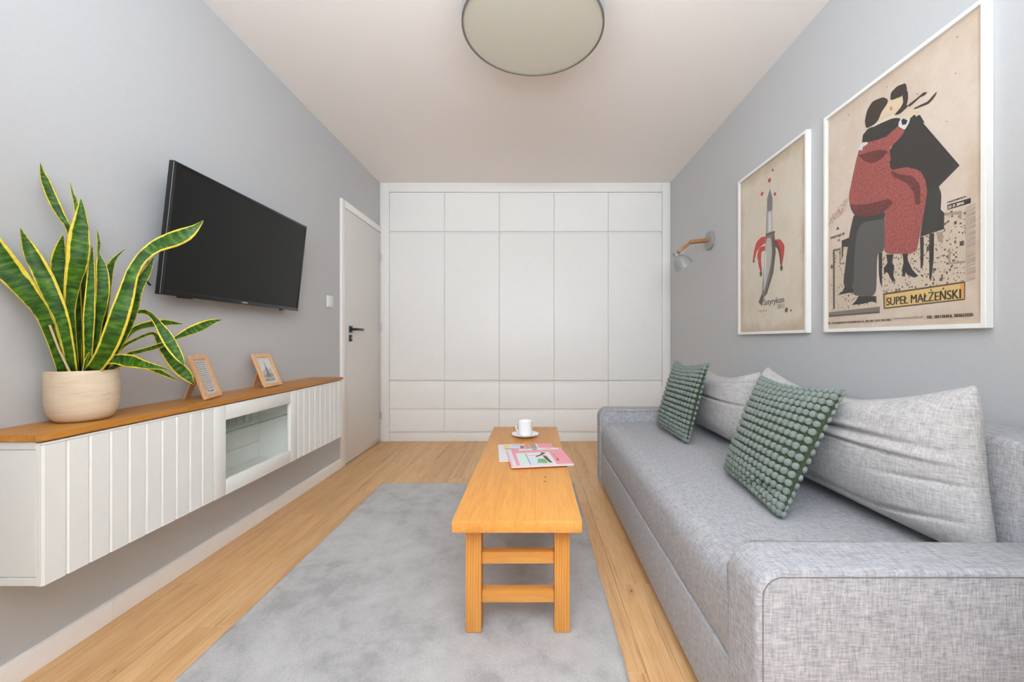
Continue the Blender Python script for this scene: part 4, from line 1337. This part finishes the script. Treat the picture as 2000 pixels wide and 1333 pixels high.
# ================================================================ coffee table
TX0, TX1, TY0, TY1, TZ = -0.2585, 0.1565, 1.300, 2.715, 0.426
tb = thing('coffee_table', 'long narrow honey pine coffee table standing on the grey rug', 'table', ((TX0 + TX1) / 2, (TY0 + TY1) / 2, RT))
bm = B()
third = (TX1 - TX0)
box(bm, TX0, TX1, TY0, TY1, TZ - 0.039, TZ, 0.003, 2)
mk('tabletop', bm, M['table_wood'], tb)
LX = ((-0.2275, -0.1745), (0.0725, 0.1245))
for ya, yb in ((1.382, 1.436), (2.579, 2.633)):
    for xa, xb_ in LX:
        mk('leg', box(B(), xa, xb_, ya, yb, RT, TZ - 0.0395, 0.002, 2), M['table_leg'], tb)
    for za, zb in ((0.239, 0.279), (0.107, 0.148)):
        mk('stretcher', box(B(), LX[0][1] + 0.0003, LX[1][0] - 0.0003, ya + 0.011, yb - 0.009, za, zb, 0.002, 2), M['table_rail'], tb)
    mk('apron', box(B(), LX[0][1] + 0.0003, LX[1][0] - 0.0003, ya + 0.02, yb - 0.014, TZ - 0.062, TZ - 0.0395, 0.002, 2), M['table_rail'], tb)

# knots in the top, small inlaid pegs
bm = B()
for x, y in ((0.052, 1.715), (0.049, 1.665)):
    lathe(bm, [(0, 0.0), (0.005, 0.0), (0.005, 0.0006), (0, 0.0006)], 12, (x, y, TZ - 0.0003))
mk('knot', bm, INK['brown'], tb)

# magazines


def magazine(label, cx, cy, z, ang, w_, h_, th_, design):
    e1 = Vector((math.cos(ang), math.sin(ang), 0))
    e2 = Vector((-math.sin(ang), math.cos(ang), 0))
    n = Vector((0, 0, 1))
    t = thing('magazine', label, 'magazine', (cx, cy, z), 'magazines on the coffee table')
    O = Vector((cx, cy, z)) - e1 * (w_ / 2) - e2 * (h_ / 2)
    mk('pages', obox(B(), O + e1 * 0.001 + e2 * 0.001 + n * 0.0004, e1, e2, n, w_ - 0.002, h_ - 0.002, th_ - 0.0008), M['paper_c'], t, smooth=False)
    bm = B()
    obox(bm, O, e1, e2, n, w_, h_, 0.0004)
    mk('back_cover', bm, INK['rose'], t, smooth=False)
    mk('spine', obox(B(), O - e1 * 0.0006 + n * 0.0004, e1, e2, n, 0.0014, h_, th_ - 0.0008), INK['white'], t, smooth=False)
    bm = B()      # front cover, lifted a little at one corner
    k = 12
    vs = [[bm.verts.new(O + e1 * (w_ * i / k) + e2 * (h_ * j / k) + n * (th_ + 0.0002 + 0.0)) for i in range(k + 1)] for j in range(k + 1)]
    for j in range(k):
        for i in range(k):
            bm.faces.new((vs[j][i], vs[j][i + 1], vs[j + 1][i + 1], vs[j + 1][i]))
    ext = bmesh.ops.extrude_face_region(bm, geom=list(bm.faces))
    bmesh.ops.translate(bm, verts=[v for v in ext['geom'] if isinstance(v, bmesh.types.BMVert)], vec=(0, 0, 0.0004))
    mk('front_cover', bm, INK['pink'], t, smooth=False)
    pr = Print(O + n * (th_ + 0.0008), e1, e2, n)
    design(pr, w_, h_)
    pr.build('cover_print', t)
    return t


def cover_front(pr, w_, h_):
    R = lambda key, a, b, c, d_: pr.rect(key, a * w_, b * h_, c * w_, d_ * h_)
    R('white', 0, 0, 0.085, 1)
    R('rose', 0.0, 0.0, 0.03, 0.9)
    R('paleblue', 0.045, 0.30, 0.07, 0.95)
    R('white', 0.0, 0.0, 1.0, 0.035)
    R('white', 0.145, 0.035, 0.73, 0.74)          # framed room picture
    R('mint', 0.16, 0.06, 0.30, 0.70)
    R('paleblue', 0.30, 0.06, 0.56, 0.44)
    R('white', 0.33, 0.44, 0.70, 0.70)
    R('steel', 0.305, 0.06, 0.318, 0.70)
    R('leafy', 0.43, 0.14, 0.58, 0.36)
    pr.poly('mint', [(0.38 * w_, 0.16 * h_), (0.45 * w_, 0.18 * h_), (0.47 * w_, 0.36 * h_), (0.40 * w_, 0.34 * h_)])
    pr.poly('leafy', [(0.50 * w_, 0.12 * h_), (0.60 * w_, 0.10 * h_), (0.60 * w_, 0.28 * h_), (0.52 * w_, 0.36 * h_)])
    R('tone', 0.33, 0.55, 0.52, 0.57)
    pr.poly('dark', [(0.47 * w_, 0.46 * h_), (0.59 * w_, 0.56 * h_), (0.63 * w_, 0.66 * h_), (0.58 * w_, 0.68 * h_), (0.55 * w_, 0.60 * h_), (0.45 * w_, 0.50 * h_)])
    pr.poly('brown', [(0.59 * w_, 0.56 * h_), (0.645 * w_, 0.50 * h_), (0.675 * w_, 0.12 * h_), (0.63 * w_, 0.12 * h_), (0.585 * w_, 0.40 * h_)])
    pr.poly('dark', [(0.585 * w_, 0.64 * h_), (0.64 * w_, 0.62 * h_), (0.655 * w_, 0.70 * h_), (0.60 * w_, 0.74 * h_)])
    R('scarlet', 0.775, 0.22, 0.81, 0.34)
    R('blush', 0.77, 0.40, 0.80, 0.62)
    R('white', 0.22, 0.88, 0.95, 0.985)
    R('mint', 0.26, 0.90, 0.52, 0.97)
    R('straw', 0.68, 0.90, 0.80, 0.97)
    R('dark', 0.47, 0.90, 0.55, 0.95)


def cover_back(pr, w_, h_):
    R = lambda key, a, b, c, d_: pr.rect(key, a * w_, b * h_, c * w_, d_ * h_)
    R('white', 0, 0, 0.12, 1)
    R('white', 0.12, 0.02, 1.0, 0.62)
    R('straw', 0.10, 0.70, 0.26, 0.96)
    R('tone', 0.12, 0.66, 0.30, 0.70)
    R('paleblue', 0.22, 0.70, 0.44, 0.90)
    R('steel', 0.40, 0.70, 0.46, 0.86)
    R('white', 0.12, 0.94, 0.50, 1.0)
    R('blush', 0.50, 0.64, 0.56, 0.98)
    R('tone', 0.58, 0.66, 0.70, 0.98)
    R('white', 0.70, 0.60, 0.725, 1.0)
    R('dark', 0.56, 0.60, 0.68, 0.66)
    R('white', 0.70, 0.60, 1.0, 0.70)
    R('leafy', 0.90, 0.61, 0.97, 0.69)
    R('straw', 0.76, 0.61, 0.84, 0.68)


magazine('pink magazine with a picture cover, underneath, nearer the coffee cup', -0.030, 2.090, TZ + 0.0006, math.radians(6), 0.290, 0.295, 0.006, cover_back)
magazine('pink magazine with a green room picture on its cover, on top', 0.024, 1.972, TZ + 0.0080, math.radians(8.5), 0.284, 0.288, 0.006, cover_front)

# cup and saucer
cx_, cy_ = -0.046, 2.440
sa = tag(mk('saucer', lathe(B(), [(0, 0.004), (0.026, 0.004), (0.030, 0.0), (0.036, 0.0), (0.040, 0.004), (0.062, 0.009), (0.0805, 0.0165), (0.0812, 0.0178), (0.080, 0.0186), (0.060, 0.0125), (0.040, 0.0082), (0, 0.0082)], 48, (cx_, cy_, TZ + 0.0003)),
            M['porcelain'], angle=40), 'white porcelain saucer on the far end of the coffee table', 'saucer')
cz_ = TZ + 0.0003 + 0.0086
cup = thing('coffee_cup', 'white straight sided coffee cup standing on the white saucer', 'cup', (cx_, cy_, cz_))
mk('body', lathe(B(), [(0, 0.003), (0.030, 0.003), (0.032, 0.0), (0.036, 0.001), (0.0405, 0.008), (0.0425, 0.03), (0.0435, 0.082), (0.0432, 0.085), (0.0415, 0.0852), (0.0402, 0.083), (0.0395, 0.03), (0.037, 0.010), (0, 0.008)], 48, (cx_, cy_, cz_)),
   M['porcelain'], cup, angle=50)
hp = []
hd = Vector((-0.92, 0.40, 0)).normalized()
for k in range(13):
    a = math.radians(-82 + 164 * k / 12)
    hp.append(Vector((cx_, cy_, cz_ + 0.046)) + hd * (0.0405 + 0.021 * math.cos(a)) + Vector((0, 0, 0.026 * math.sin(a))))
mk('handle', tube(B(), hp, 0.0042, 10), M['porcelain'], cup)

# ================================================================ sofa
SX0, SXB = 0.448, XR - 0.018
SY0, SY1 = 0.822, 2.865
AY0, AY1 = 0.948, 2.742     # between the arms
ARM_Z, SEAT_Z = 0.537, 0.448
sofa = thing('sofa', 'long grey melange sofa along the right wall', 'sofa', ((SX0 + XR) / 2, (SY0 + SY1) / 2, 0))


def arm(y0, y1):
    # outline in X-Z with a rounded front top corner, softened where it meets the side faces
    r = 0.055
    out = [(SX0, 0.045), (SX0, ARM_Z - r)]
    for k in range(1, 8):
        a = math.pi / 2 * k / 7
        out.append((SX0 + r - r * math.cos(a), ARM_Z - r + r * math.sin(a)))
    out += [(SXB - 0.02, ARM_Z), (SXB, ARM_Z - 0.02), (SXB, 0.045)]
    bm = prism(B(), out, 'Y', y0, y1)
    caps = [e for e in bm.edges if abs(e.verts[0].co.y - e.verts[1].co.y) < 1e-6]
    bmesh.ops.bevel(bm, geom=caps, offset=0.014, segments=4, affect='EDGES', profile=0.5)
    o = mk('armrest', bm, M['sofa'], sofa, angle=50)
    i = 0.0135
    ins = [(SX0 + i, 0.047), (SX0 + i, ARM_Z - r)]
    for k in range(1, 12):
        a = math.pi / 2 * k / 12
        ins.append((SX0 + r - (r - i) * math.cos(a), ARM_Z - r + (r - i) * math.sin(a)))
    ins += [(SX0 + r, ARM_Z - i), (SXB - 0.03, ARM_Z - i)]
    for yy, dy in ((y0, 1), (y1, -1)):
        mk('seam', tube(B(), [(x, yy + dy * 0.0004, z) for x, z in ins], 0.0015, 6), M['sofa_dark'], o)
    return o


arm(SY0, AY0 - 0.001)
arm(AY1 + 0.001, SY1)


def soft_grid(fn, nu, nv):
    bm = B()
    g_ = [[bm.verts.new(fn(i / nu, j / nv)) for i in range(nu + 1)] for j in range(nv + 1)]
    for j in range(nv):
        for i in range(nu):
            bm.faces.new((g_[j][i], g_[j][i + 1], g_[j + 1][i + 1], g_[j + 1][i]))
    return bm


# seat: rounded front roll, slightly domed
prof = []
r = 0.062
x0s = SX0 + 0.014
prof.append((x0s + 0.004, 0.252))
prof.append((x0s, 0.262))
prof.append((x0s - 0.001, SEAT_Z - r - 0.02))
for k in range(0, 10):
    a = math.pi / 2 * k / 9
    prof.append((x0s + r - r * math.cos(a), SEAT_Z - r + r * math.sin(a)))
prof += [(x0s + 0.20, SEAT_Z + 0.004), (x0s + 0.38, SEAT_Z + 0.003), (1.128, SEAT_Z - 0.004), (1.128, 0.252)]
bm = prism(B(), prof, 'Y', AY0 + 0.001, AY1 - 0.001)
bmesh.ops.bevel(bm, geom=[e for e in bm.edges if abs(e.verts[0].co.y - e.verts[1].co.y) < 1e-6], offset=0.010, segments=3, affect='EDGES')
mk('seat', bm, M['sofa'], sofa, angle=45)
mk('base_front', box(B(), SX0 + 0.010, 1.12, AY0 + 0.001, AY1 - 0.001, 0.050, 0.2495, 0.006, 3), M['sofa'], sofa, angle=45)
# back: upright block behind the loose cushions
mk('backrest', box(B(), 1.132, SXB, AY0 + 0.001, AY1 - 0.001, 0.06, 0.762, 0.022, 5), M['sofa'], sofa, angle=45)
for x in (SX0 + 0.05, 1.22):
    for y in (SY0 + 0.075, SY1 - 0.075):
        mk('foot', lathe(B(), [(0, 0), (0.020, 0), (0.027, 0.0445), (0, 0.0445)], 16, (x, y, 0.0005)), M['frame_wood'], sofa)

# ---------------------------------------------------------------- cushions


def cushion(label, group, cs, tf, tb_, p, q, pinch, sag, nu, nv, m, folds=None, name='cushion'):
    """cs: corners BL, BR, TR, TL seen from the room; tf/tb bulge to the front/back"""
    BL, BR, TR, TL = [Vector(c) for c in cs]
    nrm = (BR - BL).cross(TL - BL).normalized()

    def surf(u, v, side):
        su, sv = 2 * u - 1, 2 * v - 1
        bot, top = BL.lerp(BR, u), TL.lerp(TR, u)
        pt = bot.lerp(top, v)
        cen = (BL + BR + TR + TL) / 4
        ud, vd = (BR - BL).normalized(), (TL - BL).normalized()
        pt -= ud * (su * pinch * (1 - sv * sv))
        pt -= vd * ((sag if sv > 0 else pinch * 0.6) * sv * (1 - su * su) * abs(sv))
        rc = abs(su) ** 7 * abs(sv) ** 7
        pt = cen + (pt - cen) * (1 - 0.045 * rc) if p > 3 else pt
        k = max(0.0, (1 - abs(su) ** p)) ** 0.5 * max(0.0, (1 - abs(sv) ** q)) ** 0.5
        t = (tf if side > 0 else -tb_) * k
        if folds and side > 0:
            t += folds(u, v) * k
        return pt + nrm * t
    bm = B()
    G_ = {}
    for s in (1, -1):
        for j in range(nv + 1):
            for i in range(nu + 1):
                edge = i in (0, nu) or j in (0, nv)
                if s < 0 and edge:
                    G_[s, i, j] = G_[1, i, j]
                else:
                    # denser stations near the rim keep the edge round
                    u = 0.5 - 0.5 * math.cos(math.pi * i / nu) if nu < 50 else i / nu
                    v = 0.5 - 0.5 * math.cos(math.pi * j / nv) if nv < 50 else j / nv
                    if nu >= 50:
                        u = u * 0.45 + 0.55 * (0.5 - 0.5 * math.cos(math.pi * i / nu))
                        v = v * 0.45 + 0.55 * (0.5 - 0.5 * math.cos(math.pi * j / nv))
                    G_[s, i, j] = bm.verts.new(surf(u, v, s))
    for s in (1, -1):
        for j in range(nv):
            for i in range(nu):
                f = [G_[s, i, j], G_[s, i + 1, j], G_[s, i + 1, j + 1], G_[s, i, j + 1]]
                bm.faces.new(f if s > 0 else f[::-1])
    return bm, surf, nrm


def ridge(x, c, w_):
    return math.exp(-((x - c) / w_) ** 2)


def near_folds(u, v):
    # u: 0 far end .. 1 near end, v: 0 bottom .. 1 top
    n = 0.004 * mnoise.noise(Vector((u * 5, v * 7, 2.0)))
    c1 = 0.56 + 0.05 * math.sin(2.3 * u) - 0.02
    c2 = 0.475 + 0.045 * u + 0.02 * math.sin(5 * u)
    t = -0.026 * ridge(v, c1, 0.017) * ridge(u, 0.45, 0.36) - 0.024 * ridge(v, c2, 0.011) * min(1, 1.3 - u) + 0.010 * ridge(v, 0.52, 0.028)
    t += 0.008 * ridge(v, c1 + 0.04, 0.025) * ridge(u, 0.45, 0.36)
    t += -0.020 * ridge(v, 0.17 + 0.07 * math.sin(7 * u), 0.015) * ridge(u, 0.78, 0.2)
    t += -0.018 * ridge(v, 0.10 - 0.1 * (u - 0.5), 0.014) * ridge(u, 0.45, 0.25)
    t += -0.018 * ridge(v, 0.36 + 0.25 * (u - 0.8), 0.012) * ridge(u, 0.95, 0.12)
    t += -0.014 * ridge(u - 0.83, 0.12 * (v - 0.85), 0.02) * ridge(v, 0.97, 0.12)
    return t + n


def far_folds(u, v):
    n = 0.004 * mnoise.noise(Vector((u * 5, v * 7, 8.0)))
    t = -0.024 * ridge(v, 0.57 - 0.04 * u, 0.014) + 0.005 * ridge(v, 0.53, 0.03)
    t += -0.012 * ridge(v, 0.78 + 0.06 * u, 0.018) * ridge(u, 0.95, 0.16)
    t += -0.014 * ridge(u - 0.88, 0.15 * (v - 0.85), 0.02) * ridge(v, 0.95, 0.14)
    return t + n


CG = 'grey back cushions on the sofa'
bm, _, _ = cushion('', CG, [(1.060, 1.955, 0.462), (1.098, 0.956, 0.458), (1.106, 1.004, 0.898), (1.100, 1.935, 0.884)], 0.125, 0.018, 3.6, 3.0, 0.012, 0.098, 96, 110, M['cushion'], near_folds)
tag(mk('cushion', bm, M['cushion'], angle=180), 'big grey linen back cushion at the near end of the sofa', 'cushion', CG)
bm, _, _ = cushion('', CG, [(1.065, 2.715, 0.462), (1.065, 1.985, 0.462), (1.098, 1.960, 0.856), (1.098, 2.70, 0.85)], 0.120, 0.030, 3.6, 3.0, 0.010, 0.065, 80, 90, M['cushion'], far_folds)
tag(mk('cushion', bm, M['cushion'], angle=180), 'big grey linen back cushion at the far end of the sofa', 'cushion', CG)


def bobble_mesh():
    bm = B()
    lathe(bm, [(0.0100, -0.004), (0.0128, 0.001), (0.0118, 0.0066), (0.0068, 0.0098), (0, 0.0104)], 9)
    me = bpy.data.meshes.new('bobble')
    bmesh.ops.recalc_face_normals(bm, faces=bm.faces)
    bm.to_mesh(me)
    bm.free()
    for p in me.polygons:
        p.use_smooth = True
    me.materials.append(M['bobble'])
    return me


BOB = bobble_mesh()


def bobble_pillow(label, cs, tf, tb_, nc, nr, pinch, sag, single, dent=None):
    bm, surf, nrm = cushion('', '', cs, tf, tb_, 2.4, 2.4, pinch, sag, 30, 30, M['green'], dent)
    base = (Vector(cs[0]) + Vector(cs[1])) / 2
    t = thing('bobble_pillow', label, 'pillow', base, 'green bobble pillows on the sofa')
    mk('cover', bm, M['green'], t, angle=180)
    rnd = random.Random(5)
    joined = B()
    su = (Vector(cs[1]) - Vector(cs[0])).length / nc
    sc = su / 0.0262
    for side in (1, -1):
        for j in range(nr):
            for i in range(nc):
                u, v = (i + 0.5) / nc, (j + 0.5) / nr
                u = 0.66 * u + 0.34 * (0.5 - 0.5 * math.cos(math.pi * u))
                v = 0.72 * v + 0.28 * (0.5 - 0.5 * math.cos(math.pi * v))
                p = surf(u, v, side)
                d1 = surf(min(u + 0.01, 1), v, side) - surf(max(u - 0.01, 0), v, side)
                d2 = surf(u, min(v + 0.01, 1), side) - surf(u, max(v - 0.01, 0), side)
                n = d1.cross(d2).normalized() * side
                e1 = d1.normalized()
                e2 = n.cross(e1)
                s = sc * rnd.uniform(0.94, 1.06)
                mt = Matrix((e1 * s * 0.95, e2 * s * 0.95, n * s)).transposed().to_4x4()
                mt.translation = p - base
                if side > 0 and single:
                    o = bpy.data.objects.new('bobble', BOB)
                    COL.objects.link(o)
                    o.parent = t
                    o.matrix_local = mt
                else:
                    k = len(joined.verts)
                    joined.from_mesh(BOB)
                    joined.verts.ensure_lookup_table()
                    bmesh.ops.transform(joined, matrix=mt, verts=joined.verts[k:])
    me = bpy.data.meshes.new('bobbles')
    joined.to_mesh(me)
    joined.free()
    me.materials.append(M['bobble'])
    for p in me.polygons:
        p.use_smooth = True
    o = bpy.data.objects.new('bobbles', me)
    COL.objects.link(o)
    o.parent = t
    o['kind'] = 'stuff'


def dent_near(u, v):
    return -0.030 * ridge(v - 0.10, 0.25 * (u - 0.75), 0.035) * ridge(u, 0.80, 0.22) + 0.004 * mnoise.noise(Vector((u * 4, v * 4, 1)))


bobble_pillow('green bobble pillow leaning on the near grey cushion, larger in view',
              [(0.795, 1.690, 0.468), (0.752, 1.240, 0.462), (0.965, 1.270, 0.845), (0.948, 1.690, 0.850)], 0.056, 0.022, 17, 17, 0.012, 0.022, True, dent_near)
bobble_pillow('green bobble pillow leaning on the far grey cushion, smaller in view',
              [(0.785, 2.575, 0.468), (0.805, 2.140, 0.464), (0.925, 2.155, 0.880), (0.905, 2.575, 0.872)], 0.054, 0.022, 17, 17, 0.012, 0.03, False)
